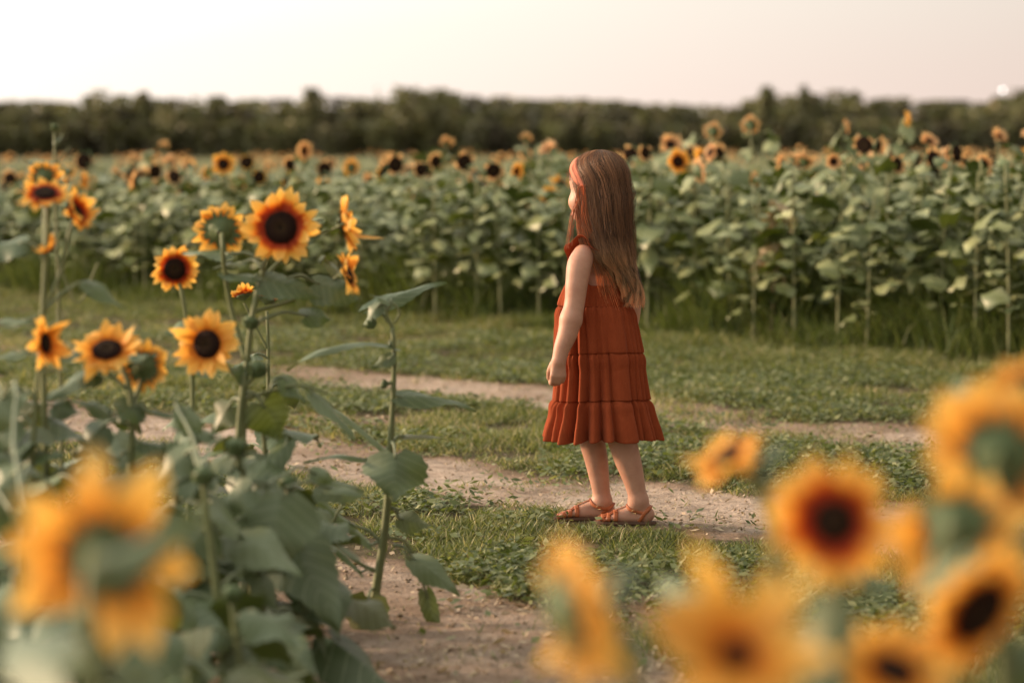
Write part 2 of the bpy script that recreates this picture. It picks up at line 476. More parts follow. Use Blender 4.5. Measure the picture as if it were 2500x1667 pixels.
# low broad-leaved weeds / clover
x, y = view_pts(330000, 4.6, 15.0, 0.4, rg)
br = bare(x, y); cl = fbm(x * 1.6 + 90, y * 1.6 + 12, 3)
keep = rg.random(len(x)) < np.clip((1 - br) ** 2 * sstep(0.36, 0.62, cl), 0.004, 1)
keep &= ~((np.abs(x - GX) < 0.14) & (np.abs(y - GY) < 0.04))
x, y, cl = x[keep], y[keep], cl[keep]; n = len(x)
sz = 0.006 + 0.011 * rg.random(n) ** 1.5
nrm = np.stack([rg.normal(0, .45, n), rg.normal(0, .45, n), np.ones(n)], -1); nrm /= np.linalg.norm(nrm, axis=1)[:, None]
a = rg.random(n) * 2 * np.pi
u = np.stack([np.cos(a), np.sin(a), np.zeros(n)], -1); u -= nrm * (u * nrm).sum(1)[:, None]; u /= np.linalg.norm(u, axis=1)[:, None]
v = np.cross(nrm, u)
c = np.stack([x, y, gz(x, y) + 0.008 + 0.040 * rg.random(n) * (0.4 + cl)], -1)
V = np.stack([c - u * sz[:, None] * 1.3, c + v * sz[:, None] * .6, c + u * sz[:, None] * 1.3, c - v * sz[:, None] * .6], 1)
A = np.zeros((n, 4, 3)); A[:, :, 0] = [.2, .8, 1, .8]; A[:, :, 2] = rg.random(n)[:, None]
wm = MB(); wm.add(V.reshape(-1, 3), np.arange(n)[:, None] * 4 + np.array([[0, 1, 2, 3]]), None, A.reshape(-1, 3))
tag(wm.build('low_weeds', M['weed'], smooth=False), 'low broad-leaved clover and weeds matted through the grass strips', 'weeds', kind='stuff')

# dry straw and crumbs on the bare soil
x, y = view_pts(120000, 4.6, 15.0, 0.4, rg)
br = bare(x, y)
keep = rg.random(len(x)) < np.clip(0.35 * sstep(0.0, 0.5, br) * sstep(0.35, .6, fbm(x * 3, y * 3 + 50, 3)) + 0.05, 0, 1)
x, y = x[keep], y[keep]; n = len(x)
lm = MB()
L = 0.008 + 0.034 * rg.random(n) ** 1.6; a = rg.random(n) * np.pi * 2
u = np.stack([np.cos(a), np.sin(a), 0.25 * rg.normal(0, 1, n)], -1); v = np.stack([-np.sin(a), np.cos(a), 0.6 * rg.normal(0, 1, n)], -1)
c = np.stack([x, y, gz(x, y) + 0.004 + 0.006 * rg.random(n)], -1); wv = 0.0012 + 0.006 * rg.random(n) ** 3
V = np.stack([c - u * L[:, None] * .5, c + v * wv[:, None], c + u * L[:, None] * .5, c - v * wv[:, None]], 1)
A = np.zeros((n, 4, 3)); A[:, :, 0] = 1; A[:, :, 2] = rg.random(n)[:, None]
lm.add(V.reshape(-1, 3), np.arange(n)[:, None] * 4 + np.array([[0, 1, 2, 3]]), None, A.reshape(-1, 3))
# soil crumbs
xc, yc = view_pts(9000, 4.6, 13, 0.3, rg); kb = bare(xc, yc) > 0.4; xc, yc = xc[kb], yc[kb]
oct_v = np.array([[1, 0, 0], [0, 1, 0], [-1, 0, 0], [0, -1, 0], [0, 0, .7], [0, 0, -.7]])
oct_t = np.array([[0, 1, 4], [1, 2, 4], [2, 3, 4], [3, 0, 4], [1, 0, 5], [2, 1, 5], [3, 2, 5], [0, 3, 5]])
n = len(xc); r = 0.002 + 0.006 * rg.random(n) ** 3
V = oct_v[None] * r[:, None, None] * (0.7 + 0.6 * rg.random((n, 6, 1))) + np.stack([xc, yc, gz(xc, yc) + r * .3], -1)[:, None]
A = np.zeros((n, 6, 3)); A[:, :, 2] = rg.random(n)[:, None] * .7; A[:, :, 0] = 1
lm.add(V.reshape(-1, 3), None, (np.arange(n)[:, None, None] * 6 + oct_t[None]).reshape(-1, 3), A.reshape(-1, 3))
tag(lm.build('dry_litter', M['litter'], smooth=False), 'dry straw bits and soil crumbs scattered over the bare tracks', 'litter', kind='stuff')

# ------------------------------------------------------------------ leaf / flower builders
def unit(v):
    v = np.asarray(v, float); return v / (np.linalg.norm(v) + 1e-12)
LT = np.array([0, .05, .15, .3, .45, .6, .75, .9, 1]); LW = np.array([.30, .72, .96, 1, .86, .64, .40, .16, 0.015])
def leaf(mb, base, tip, nhint, width, bend=0.12, fold=0.26, wave=0.09, rng=R0, nt=15, teeth=0.05, lobe=0.13, tone=None):
    base = np.asarray(base, float); tip = np.asarray(tip, float)
    ax = tip - base; Ln = np.linalg.norm(ax); T = ax / Ln
    N = np.asarray(nhint, float); N = unit(N - T * np.dot(N, T))
    mid = (base + tip) / 2 + N * bend * Ln
    tt = np.linspace(0, 1, nt)
    sp = ((1 - tt) ** 2)[:, None] * base + (2 * tt * (1 - tt))[:, None] * mid + (tt ** 2)[:, None] * tip
    tg = (2 * (1 - tt))[:, None] * (mid - base) + (2 * tt)[:, None] * (tip - mid)
    tg /= np.linalg.norm(tg, axis=1)[:, None]
    S = unit(np.cross(T, N)); NN = np.cross(S, tg)
    w = np.interp(tt, LT, LW) * width * 0.5
    vv = np.array([-1, -.55, -.07, .07, .55, 1.0]) if nt > 8 else np.array([-1, 0, 1.0])
    tw = rng.normal(0, 0.45)
    ph = rng.random() * 6.28; ph2 = rng.random() * 6.28
    V = np.zeros((nt, len(vv), 3)); A = np.zeros((nt, len(vv), 3))
    tone = rng.random() if tone is None else tone
    for j, q in enumerate(vv):
        ww = w * (1 + teeth * (((np.arange(nt) % 2) * 2 - 1) if abs(q) == 1 else 0))
        off = -fold * abs(q) * ww + wave * width * abs(q) * np.sin(tt * 9 + ph + (2 if q > 0 else 0)) * min(1, abs(q) * 1.2) \
              - 0.25 * fold * (q * q) * ww + tw * q * ww * tt
        back = -lobe * Ln * abs(q) ** 1.5 * np.clip(1 - tt / 0.25, 0, 1)
        V[:, j] = sp + S * (q * ww)[:, None] + NN * off[:, None] + tg * back[:, None]
        A[:, j, 0] = tt; A[:, j, 1] = abs(q); A[:, j, 2] = tone
    mb.grid(V, A)

def petals_mb(R, rd, n, rng, cup=0.15, droop=0.0, ragged=0.23, miss=0.0, layers=2, seg=6):
    """ring of petals in the XY plane, normal +Z"""
    mb = MB()
    for L_ in range(layers):
        for k in range(n):
            if rng.random() < miss: continue
            a = (k + 0.5 * L_ + rng.normal(0, 0.22)) / n * 2 * np.pi
            ln = (R - rd * 0.85) * (1 - ragged + 2 * ragged * rng.random()) * (1.0 if L_ == 0 else 0.93)
            wd = 2 * np.pi * R / n * (0.36 + 0.14 * rng.random())
            el = cup + rng.normal(0, 0.17) - 0.06 * L_
            cv = droop + rng.normal(0, 0.30)
            tt = np.linspace(0, 1, seg)
            prof = np.interp(tt, [0, .2, .45, .7, .9, 1], [.5, .85, 1, .80, .42, .03]) * wd
            ca, sa = np.cos(a), np.sin(a)
            r = rd * 0.85 + tt * ln * math.cos(el)
            z = tt * ln * math.sin(el) - cv * ln * tt ** 2 - 0.004 * L_
            tw = rng.normal(0, 0.5); sk = rng.normal(0, .12) * ln
            V = np.zeros((seg, 3, 3)); A = np.zeros((seg, 3, 3))
            for j, q in enumerate((-1, 0, 1)):
                off = q * prof + sk * tt ** 2
                zz = z + (abs(q) * 0.22 * prof) + tw * q * prof * tt * .6
                V[:, j, 0] = r * ca - off * sa; V[:, j, 1] = r * sa + off * ca; V[:, j, 2] = zz
                A[:, j, 0] = tt; A[:, j, 1] = abs(q); 
            A[:, :, 2] = rng.random() * 0.8
            mb.grid(V, A)
    return mb

def disc_mb(rd, dome=0.25, seg=24, rings=9, rng=R0):
    mb = MB(); th = np.linspace(0, 2 * np.pi, seg, endpoint=False)
    rr = np.linspace(0.001, 1, rings)
    V = np.zeros((rings, seg, 3)); A = np.zeros((rings, seg, 3))
    for i, r in enumerate(rr):
        z = dome * rd * (math.sqrt(max(0, 1 - r ** 2.2))) - 0.10 * rd * math.exp(-(r / 0.25) ** 2)
        jr = 1 + 0.02 * rng.normal(size=seg)
        V[i, :, 0] = np.cos(th) * r * rd * jr; V[i, :, 1] = np.sin(th) * r * rd * jr; V[i, :, 2] = z + 0.003
        A[i, :, 0] = r
    mb.grid(V, A, close=True)
    return mb

def calyx_mb(rd, R, rng, n=20, seg=16):
    mb = MB(); th = np.linspace(0, 2 * np.pi, seg, endpoint=False)
    prof = [(0.16, -0.75), (0.28, -0.62), (0.62, -0.48), (0.92, -0.28), (1.02, -0.06), (0.98, 0.02)]
    V = np.array([[[np.cos(a) * r * rd, np.sin(a) * r * rd, z * rd] for a in th] for r, z in prof])
    mb.grid(V, np.tile(np.array([0.3, .5, .5]), (V.shape[0] * seg, 1)), close=True)
    for k in range(n):
        a = (k + rng.normal(0, .25)) / n * 2 * np.pi
        ln = rd * (0.75 + 0.35 * rng.random()); tt = np.linspace(0, 1, 5)
        w = np.interp(tt, [0, .3, 1], [.9, 1, .03]) * rd * 0.19
        r = rd * 0.85 + tt * ln * .85; z = -0.30 * rd + tt * rd * (0.10 + 0.25 * rng.random()) - 0.3 * rd * tt ** 2 * rng.random()
        V = np.zeros((5, 2, 3))
        for j, q in enumerate((-1, 1)):
            V[:, j, 0] = r * np.cos(a) - q * w * np.sin(a); V[:, j, 1] = r * np.sin(a) + q * w * np.cos(a); V[:, j, 2] = z
        mb.grid(V, np.tile(np.array([0.6, .5, rng.random()]), (10, 1)))
    return mb

def nrm_rot(n, spin=0.0):
    q = Vector(tuple(unit(n))).to_track_quat('Z', 'Y')
    return (q @ Quaternion((0, 0, 1), spin)).to_euler()

def head(parent, pos, nrm, R, off, rng, kind='yellow', disc=0.42, cup=0.15, droop=0.0, miss=0.0, n=17, label=None):
    rd = R * disc
    hd = calyx_mb(rd, R, rng).build('flower_head', M['calyx'], parent)
    hd.location = tuple(np.asarray(pos) - off); hd.rotation_euler = nrm_rot(nrm, rng.random() * 6)
    petals_mb(R, rd, n, rng, cup, droop, miss=miss).build('petals', {'yellow': M['petal'], 'red': M['petal_red'], 'peach': M['petal_peach']}[kind], hd)
    disc_mb(rd, rng=rng).build('seed_disc', M['disc'], hd)
    if label: hd['label'] = label
    return hd

def spline(pts, n=24):
    pts = np.asarray(pts, float)
    if len(pts) < 3:
        return np.linspace(pts[0], pts[-1], n)
    d = np.concatenate([[0], np.cumsum(np.linalg.norm(np.diff(pts, axis=0), axis=1))]); d /= d[-1]
    tg = np.gradient(pts, d, axis=0)
    u = np.linspace(0, 1, n); o = []
    for t in u:
        i = min(np.searchsorted(d, t, side='right') - 1, len(pts) - 2); h = d[i + 1] - d[i]; k = (t - d[i]) / h
        h00 = 2 * k ** 3 - 3 * k ** 2 + 1; h10 = k ** 3 - 2 * k ** 2 + k; h01 = -2 * k ** 3 + 3 * k ** 2; h11 = k ** 3 - k ** 2
        o.append(h00 * pts[i] + h10 * h * tg[i] + h01 * pts[i + 1] + h11 * h * tg[i + 1])
    return np.array(o)

# ------------------------------------------------------------------ the girl
def G(px, py, dy=0.0):
    return P(px, py, GY + dy)
person = empty('person', (GX, GY, 0), 'girl with long brown hair, rust red tiered dress and tan sandals standing on the track', 'girl')
PO = np.array([GX, GY, 0.0])

class SDF:
    def __init__(s, lo, hi, h):
        s.h = h; s.lo = np.array(lo); s.n = np.ceil((np.array(hi) - lo) / h).astype(int)
        s.D = np.full(s.n, 1.0, np.float32)
    def _reg(s, lo, hi):
        a = np.clip(np.floor((lo - s.lo) / s.h).astype(int), 0, s.n); b = np.clip(np.ceil((hi - s.lo) / s.h).astype(int) + 1, 0, s.n)
        ax = [s.lo[i] + np.arange(a[i], b[i]) * s.h for i in range(3)]
        sl = tuple(slice(a[i], b[i]) for i in range(3))
        return sl, np.stack(np.meshgrid(*ax, indexing='ij'), -1)
    def _un(s, sl, d, k):
        o = s.D[sl]
        h = np.clip(0.5 + 0.5 * (o - d) / k, 0, 1)
        s.D[sl] = o * (1 - h) + d * h - k * h * (1 - h)
    def cone(s, a, b, ra, rb, k=0.012):
        a = np.asarray(a, float); b = np.asarray(b, float); r = max(ra, rb) + k + 3 * s.h
        sl, p = s._reg(np.minimum(a, b) - r, np.maximum(a, b) + r)
        ab = b - a; t = np.clip(((p - a) @ ab) / (ab @ ab + 1e-12), 0, 1)
        d = np.linalg.norm(p - a - t[..., None] * ab, axis=-1) - (ra + (rb - ra) * t)
        s._un(sl, d, k)
    def chain(s, pts, rs, k=0.012):
        """one smooth tapered limb: the segments join without bulges, the whole limb blends into the body"""
        pts = np.array([np.asarray(p, float) for p in pts]); rs = np.asarray(rs, float)
        if len(pts) > 2:
            m = 5 * (len(pts) - 1) + 1
            X = spline(np.column_stack([pts, rs * 0]), m)[:, :3]
            d0 = np.concatenate([[0], np.cumsum(np.linalg.norm(np.diff(pts, axis=0), axis=1))]); d0 /= d0[-1]
            r_ = spline(np.column_stack([d0 * 3, rs, rs * 0]), m)[:, 1]
            dd = np.linspace(0, 1, m)
            pts = X; rs = np.interp(dd, np.linspace(0, 1, m), r_)
        R_ = rs.max() + k + 3 * s.h
        sl, p = s._reg(pts.min(0) - R_, pts.max(0) + R_)
        D = None
        for i in range(len(pts) - 1):
            ab = pts[i + 1] - pts[i]; t = np.clip(((p - pts[i]) @ ab) / (ab @ ab + 1e-12), 0, 1)
            d = np.linalg.norm(p - pts[i] - t[..., None] * ab, axis=-1) - (rs[i] + (rs[i + 1] - rs[i]) * t)
            D = d if D is None else np.minimum(D, d)
        s._un(sl, D, k)
    def val(s, P_):
        q = (np.asarray(P_, float) - s.lo) / s.h
        i = np.clip(np.floor(q).astype(int), 0, s.n - 2); f = np.clip(q - i, 0, 1)
        o = 0
        for a in (0, 1):
            for b in (0, 1):
                for c in (0, 1):
                    w = (f[..., 0] if a else 1 - f[..., 0]) * (f[..., 1] if b else 1 - f[..., 1]) * (f[..., 2] if c else 1 - f[..., 2])
                    o = o + w * s.D[i[..., 0] + a, i[..., 1] + b, i[..., 2] + c]
        return o
    def skin(s, p, gap, zmin=0.003):
        """move points onto the surface, gap away from the skin"""
        p = np.array(p, float)
        for _ in range(12):
            e = .002; g = np.stack([s.val(p + d) - s.val(p - d) for d in np.eye(3) * e], -1)
            g /= np.linalg.norm(g, axis=-1)[..., None] + 1e-9
            p = p - g * np.clip(s.val(p) - gap, -.004, .004)[..., None]
        p[..., 2] = np.maximum(p[..., 2], zmin)
        return p
    def ell(s, c, axes, r, k=0.015):
        c = np.asarray(c, float); r = np.asarray(r, float); m = r.max() + k + 3 * s.h
        sl, p = s._reg(c - m, c + m)
        q = (p - c) @ np.asarray(axes, float).T
        k0 = np.linalg.norm(q / r, axis=-1); k1 = np.linalg.norm(q / r ** 2, axis=-1) + 1e-9
        s._un(sl, k0 * (k0 - 1) / k1, k)
    def mesh(s):
        D = s.D; nx, ny, nz = D.shape
        ins = D < 0
        c = np.zeros((nx - 1, ny - 1, nz - 1), int)
        acc = np.zeros((nx - 1, ny - 1, nz - 1, 3), np.float32); cnt = np.zeros((nx - 1, ny - 1, nz - 1), np.float32)
        offs = [(i, j, k) for i in (0, 1) for j in (0, 1) for k in (0, 1)]
        sub = lambda o: D[o[0]:nx - 1 + o[0], o[1]:ny - 1 + o[1], o[2]:nz - 1 + o[2]]
        for o in offs: c += sub(o) < 0
        act = (c > 0) & (c < 8)
        for o in offs:
            for ax_ in range(3):
                if o[ax_]: continue
                p = list(o); p[ax_] = 1
                d0, d1 = sub(o), sub(p)
                cr = (d0 < 0) != (d1 < 0)
                t = np.where(cr, d0 / np.where(cr, d0 - d1, 1), 0)
                for q in range(3):
                    acc[..., q] += np.where(cr, (t if q == ax_ else o[q]), 0)
                cnt += cr
        idx = -np.ones(act.shape, int); I = np.argwhere(act); idx[act] = np.arange(len(I))
        V = (I + acc[act] / cnt[act][:, None]) * s.h + s.lo
        Q = []
        for ax_ in range(3):
            sh = [slice(1, -1)] * 3; sh[ax_] = slice(0, -1)
            a = [slice(1, -1)] * 3; a[ax_] = slice(0, -1); b = [slice(1, -1)] * 3; b[ax_] = slice(1, None)
            A, B = ins[tuple(a)], ins[tuple(b)]
            e = np.argwhere(A != B); fl = A[tuple(e.T)]
            base = e.copy()
            for q in range(3):
                if q != ax_: base[:, q] += 1
            u, w = [(1, 2), (2, 0), (0, 1)][ax_]
            def at(du, dw):
                k = base.copy(); k[:, u] -= du; k[:, w] -= dw
                return idx[tuple(k.T)]
            q4 = np.stack([at(1, 1), at(0, 1), at(0, 0), at(1, 0)], -1)
            q4[~fl] = q4[~fl][:, ::-1]
            Q.append(q4)
        return V, np.concatenate(Q)

ft = unit([-.88, .47, 0]); lt = np.array([-ft[1], ft[0], 0]) ; lt = np.cross([0, 0, 1], ft)     # torso facing, her left
fh = unit([-.80, .60, 0]); lh = np.cross([0, 0, 1], fh)                                          # head facing
UP = np.array([0, 0, 1.0])
S = SDF((GX - .20, GY - .24, -0.005), (GX + .22, GY + .24, 1.17), 0.0032)
tc_ = lambda z, dx=0, dy=0: np.array([GX - 0.012 + dx, GY + dy, z])
# trunk
S.ell(tc_(.50), [ft, lt, UP], (.072, .088, .080), .02)
S.ell(tc_(.60), [ft, lt, UP], (.066, .076, .10), .04)
S.ell(tc_(.715), [ft, lt, UP], (.064, .080, .10), .04)
S.cone(tc_(.800) + lt * .062, tc_(.800) - lt * .062, .036, .036, .03)
nk = G(1462, 600, .005); hc = G(1459, 455, .0)
S.chain([nk - [0, 0, .03], nk + [0, 0, .01], hc - [0, 0, .06]], [.040, .034, .033], .025)
# head
S.ell(hc + [0, 0, .005] - fh * .006, [fh, lh, UP], (.087, .071, .083), .01)
S.ell(hc + fh * .030 - [0, 0, .045], [fh, lh, UP], (.054, .056, .064), .02)
S.ell(hc + fh * .050 + [0, 0, .020], [fh, lh, UP], (.036, .052, .036), .02)
for sg in (1, -1):
    S.ell(hc + fh * .047 + lh * .032 * sg - [0, 0, .048], [fh, lh, UP], (.032, .027, .029), .015)
    ec = hc - fh * .002 + lh * .071 * sg - [0, 0, .022]
    S.chain([ec + [0, 0, .022], ec + [0, 0, .016] - fh * .012, ec - fh * .010 - [0, 0, .006], ec - [0, 0, .022]], [.006, .006, .006, .006], .004)
    S.ell(ec, [fh, lh, UP], (.012, .005, .018), .004)
S.ell(hc + fh * .070 - [0, 0, .088], [fh, lh, UP], (.020, .022, .017), .015)
S.chain([hc + fh * .082 - [0, 0, .005], hc + fh * .094 - [0, 0, .034]], [.007, .009], .010)
for sg in (1, -1): S.ell(hc + fh * .088 + lh * .009 * sg - [0, 0, .037], [fh, lh, UP], (.007, .006, .005), .005)
S.ell(hc + fh * .086 - [0, 0, .058], [fh, lh, UP], (.006, .018, .0045), .005)
S.ell(hc + fh * .084 - [0, 0, .066], [fh, lh, UP], (.006, .015, .005), .005)
# near (left) arm
LA = [G(1424, 622, -.086), G(1416, 642, -.106), G(1408, 690, -.125), G(1402, 745, -.134), G(1394, 780, -.140), G(1385, 816, -.147), G(1372, 850, -.152), G(1364, 882, -.156)]
S.chain(LA[:5], [.031, .036, .0335, .0305, .0325], .014)
S.chain(LA[4:], [.0325, .0295, .0245, .0205], .010)
# far (right) arm
RA = [tc_(.80) - lt * .088, G(1532, 690, .125), G(1541, 752, .125), G(1525, 830, .145), G(1515, 880, .150)]
S.chain(RA, [.034, .033, .030, .027, .020], .014)
# legs
RL = [tc_(.47) - lt * .045, G(1440, 1035, .046), G(1447, 1083, .046), G(1455, 1118, .046), G(1462, 1159, .046), G(1467, 1194, .046), G(1471, 1224, .046)]
S.chain(RL, [.054, .043, .039, .0360, .0315, .0275, .0265], .012)
LL = [tc_(.47) + lt * .045, G(1505, 1035, -.042), G(1521, 1083, -.042), G(1532, 1120, -.042), G(1544, 1159, -.042), G(1553, 1194, -.042), G(1559, 1222, -.042)]
S.chain(LL, [.054, .045, .0425, .0400, .034, .0290, .0275], .012)
SOLE = 0.009
class Foot:
    def __init__(s, heel, d, ankle):
        s.h = np.asarray(heel, float); s.d = unit(d); s.w = np.cross([0, 0, 1], s.d); s.an = ankle
    def at(s, u, v=0, z=0): return s.h + s.d * u + s.w * v + np.array([0, 0, SOLE + z])
feet = [Foot([G(1487, 1262, .03)[0], GY + .050, 0], [-1, -.03, 0], RL[-1]), Foot([G(1583, 1264, -.035)[0], GY - .042, 0], [-1, .05, 0], LL[-1])]
for fi, f in enumerate(feet):
    S.ell(f.at(.004, 0, .022), [f.d, f.w, UP], (.023, .020, .022), .012)
    S.chain([f.an, f.at(.016, 0, .036)], [.027, .022], .014)
    S.chain([f.an, f.at(.052, 0, .036), f.at(.100, 0, .017)], [.025, .018, .0145], .012)
    S.cone(f.at(.010, 0, .016), f.at(.100, .008, .012), .017, .0135, .010)
    S.cone(f.at(.010, 0, .016), f.at(.100, -.008, .012), .017, .0135, .010)
    for k, (tl, tv, tr_) in enumerate([(.150, .019, .0085), (.150, .007, .0065), (.146, -.003, .0060), (.139, -.012, .0056), (.131, -.020, .0056)]):
        sv = -1 if fi == 0 else 1     # big toe inside
        tv = tv * sv * -1
        S.chain([f.at(.100, tv * .8, .012), f.at(tl - .016, tv, .011), f.at(tl - .003, tv, .007)], [.009, tr_, tr_ * .9], .004)
# near hand: loosely closed, back of the hand towards the camera
wr = LA[-1]
hx = unit(G(1362, 950, -.158) - G(1364, 882, -.156))            # down the hand
hn = unit(np.array([.18, -1.0, .0])); hn = unit(hn - hx * (hn @ hx))   # out of the back of the hand
hs_ = unit(np.cross(hx, hn))                                     # across the palm
if hs_[0] > 0: hs_ = -hs_                                        # towards the image left (index side)
for q in (-1, -.33, .33, 1):
    S.cone(wr + hs_ * q * .008, wr + hx * .042 + hs_ * q * .0150, .0125, .0098, .007)
for k, q in enumerate((1.15, .4, -.35, -1.05)):
    L1, L2, L3 = [(.022, .016, .013), (.024, .018, .014), (.022, .017, .013), (.018, .014, .012)][k]
    a0 = wr + hx * (.043 - .003 * (k == 3)) + hs_ * q * .0145
    b0 = a0 + unit(hx * 1.0 - hn * .55) * L1
    c0 = b0 + unit(hx * .25 - hn * 1.0) * L2
    d0 = c0 + unit(-hx * .75 - hn * .35) * L3
    S.chain([a0, b0, c0, d0], [.0090, .0078, .0072, .0064], .0022)
th0 = wr + hx * .010 + hs_ * .016 - hn * .010
S.chain([th0, th0 + unit(hx * 1 + hs_ * .30 - hn * .5) * .026, th0 + unit(hx * 1 + hs_ * .15 - hn * .55) * .048], [.0105, .0088, .0070], .005)
# far hand (hidden by the dress from here)
wr2 = RA[-1]
for q in (-1, 0, 1): S.cone(wr2, wr2 + np.array([-.006, q * .012, -.045]), .014, .011, .008)
for q in (-1.2, -.4, .4, 1.2):
    a0 = wr2 + np.array([-.006, q * .012, -.048])
    S.chain([a0, a0 + [-.006, 0, -.022], a0 + [-.018, 0, -.034]], [.0085, .0075, .0065], .003)
S.chain([wr2 + [-.012, 0, -.01], wr2 + [-.028, -.004, -.034], wr2 + [-.032, -.004, -.052]], [.010, .0085, .007], .005)

BV, BQ = S.mesh()
def smooth_mesh(V, Q, it, lam=0.5):
    n = len(V); e = np.concatenate([Q[:, [0, 1]], Q[:, [1, 2]], Q[:, [2, 3]], Q[:, [3, 0]]])
    for _ in range(it):
        acc = np.zeros_like(V); cnt = np.zeros(n)
        for a, b in ((0, 1), (1, 0)):
            for q in range(3): acc[:, q] += np.bincount(e[:, a], V[e[:, b], q], n)
            cnt += np.bincount(e[:, a], minlength=n)
        V = V + lam * (acc / cnt[:, None] - V)
    return V
BV = smooth_mesh(BV, BQ, 2)

def make_skin():
    m, t, b, o = mat_new('skin')
    n = noise(t, 26, 5, .65); n2 = noise(t, 260, 2); n5 = noise(t, 7, 3)
    r1 = rampn(t, [(.33, (0.44, 0.225, 0.150)), (.5, (0.49, 0.268, 0.182)), (.7, (0.55, 0.32, 0.225))], n.outputs[0])
    c = mix(t, mix(t, 1.0, n5.outputs[0], (.6, .6, .6), 'MULTIPLY'), r1.outputs[0], (0.51, 0.255, 0.175))
    t.links.new(c, b.inputs['Base Color']); b.inputs['Roughness'].default_value = 0.5
    b.inputs['Subsurface Weight'].default_value = 0.25; b.inputs['Subsurface Radius'].default_value = (0.010, 0.0035, 0.0018)
    b.inputs['Subsurface Scale'].default_value = 1.0
    bump(t, n2.outputs[0], b, 0.12, 0.001); b.inputs['Specular IOR Level'].default_value = 0.35
    return m
M['skin'] = make_skin()
body = link('body', mesh_np('body', BV - PO, BQ, np.zeros((0, 3), int), None, M['skin']), person)

# eyes, lashes
M['eye_white'] = simple('eye white', (.8, .78, .75), .2); M['lash'] = simple('lash brown', (.05, .03, .02), .6)
for sg in (1, -1):
    mb = MB(); c = hc + fh * .0655 + lh * .026 * sg - [0, 0, .014]
    th = np.linspace(0, 2 * np.pi, 12, endpoint=False); ph = np.linspace(0.05, np.pi - .05, 8)
    V = np.array([[c + .0095 * (math.cos(p_) * fh + math.sin(p_) * (math.cos(a) * lh + math.sin(a) * UP)) for a in th] for p_ in ph])
    mb.grid(V, np.zeros((96, 3)), close=True)
    eye = mb.build('eye', M['eye_white'], person, off=PO)
    mb = MB()
    for k in range(14):
        a = -0.9 + 1.8 * k / 13
        p0 = c + .0102 * unit(fh * math.cos(a) + lh * math.sin(a) + UP * .25)
        mb.tube([p0, p0 + unit(fh + lh * a * .4) * .004, p0 + unit(fh + lh * a * .5 + UP * .5) * .0085], [.0006, .0005, .0002], 3)
    mb.build('eyelashes', M['lash'], eye, off=PO)

# ---- dress
def make_dress():
    m, t, b, o = mat_new('rust gauze')
    tcn = t.nodes.new('ShaderNodeTexCoord'); mp = t.nodes.new('ShaderNodeMapping')
    mp.inputs['Scale'].default_value = (1, 1, 0.12); t.links.new(tcn.outputs['Object'], mp.inputs[0])
    n1 = noise(t, 260, 3, .6, mp.outputs[0])
    mp2 = t.nodes.new('ShaderNodeMapping'); mp2.inputs['Scale'].default_value = (1.6, 1.6, .8); t.links.new(tcn.outputs['Object'], mp2.inputs[0])
    n2 = noise(t, 420, 1, .5, mp2.outputs[0]); n3 = noise(t, 12, 3); n4 = noise(t, 90, 4, .6)
    c = mix(t, n3.outputs[0], (0.32, 0.064, 0.023), (0.42, 0.095, 0.034))
    c = mix(t, mix(t, 1.0, n1.outputs[0], (.55, .55, .55), 'MULTIPLY'), c, (0.20, 0.030, 0.010))
    sp = rampn(t, [(0.0, (0, 0, 0)), (0.68, (0, 0, 0)), (0.80, (.6, .6, .6))], n2.outputs[0])
    c = mix(t, mix(t, 1.0, sp.outputs[0], (.55, .55, .55), 'MULTIPLY'), c, (0.62, 0.25, 0.14))
    s = attr(t)
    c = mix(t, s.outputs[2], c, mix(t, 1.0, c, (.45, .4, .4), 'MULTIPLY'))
    t.links.new(c, b.inputs['Base Color']); b.inputs['Roughness'].default_value = .9; b.inputs['Specular IOR Level'].default_value = .1
    b.inputs['Sheen Weight'].default_value = .08; b.inputs['Sheen Tint'].default_value = (1, .6, .45, 1)
    h = t.nodes.new('ShaderNodeMath'); h.operation = 'MULTIPLY_ADD'; h.inputs[1].default_value = .8
    t.links.new(n4.outputs[0], h.inputs[0]); t.links.new(n1.outputs[0], h.inputs[2])
    bump(t, h.outputs[0], b, .55, .0035)
    translucent(t, b, o, mix(t, 1.0, c, (1.3, .9, .6), 'MULTIPLY'), .15)
    return m
M['dress'] = make_dress()
# silhouette: photo row -> left / right edge
prof = np.array([(725, 1366, 1536), (745, 1360, 1543), (775, 1354, 1554), (800, 1351, 1560), (858, 1350, 1569), (900, 1352, 1573), (930, 1350, 1576), (968, 1347, 1580), (985, 1340, 1586),
                 (1010, 1334, 1594), (1040, 1327, 1601), (1078, 1322, 1607), (1090, 1321, 1608)], float)
PZ = np.array([G(1470, r[0])[2] for r in prof]); PL = np.array([G(r[1], r[0])[0] for r in prof]); PR = np.array([G(r[2], r[0])[0] for r in prof])
def pz(z): return np.interp(z, PZ[::-1], PL[::-1]), np.interp(z, PZ[::-1], PR[::-1])
zw, z2, z3, z4 = G(0, 745)[2], G(0, 858)[2], G(0, 972)[2], G(0, 1068)[2]
dr = np.random.default_rng(5)
NTH = 560; th = np.linspace(0, 2 * np.pi, NTH, endpoint=False)
big = [(k, dr.random() * 6.28, dr.normal(1, .35)) for k in (5, 8, 11, 13, 17)]
fine = [(k, dr.random() * 6.28, dr.normal(1, .3)) for k in (34, 41, 53, 61, 74)]
thw = th + 0.09 * np.sin(3 * th + 1) + 0.06 * np.sin(5 * th + 2) + .03 * np.sin(9 * th)
BIG = sum(a * np.cos(k * thw + p) for k, p, a in big) / 2.2; 
tub = lambda k, p: np.abs(np.sin(k / 2 * thw + p)) ** .55 * 2.2 - 1.5
mod = .9 + .25 * np.cos(2 * th + .7) * np.cos(5 * th + 1.1) + .15 * np.cos(3 * th)
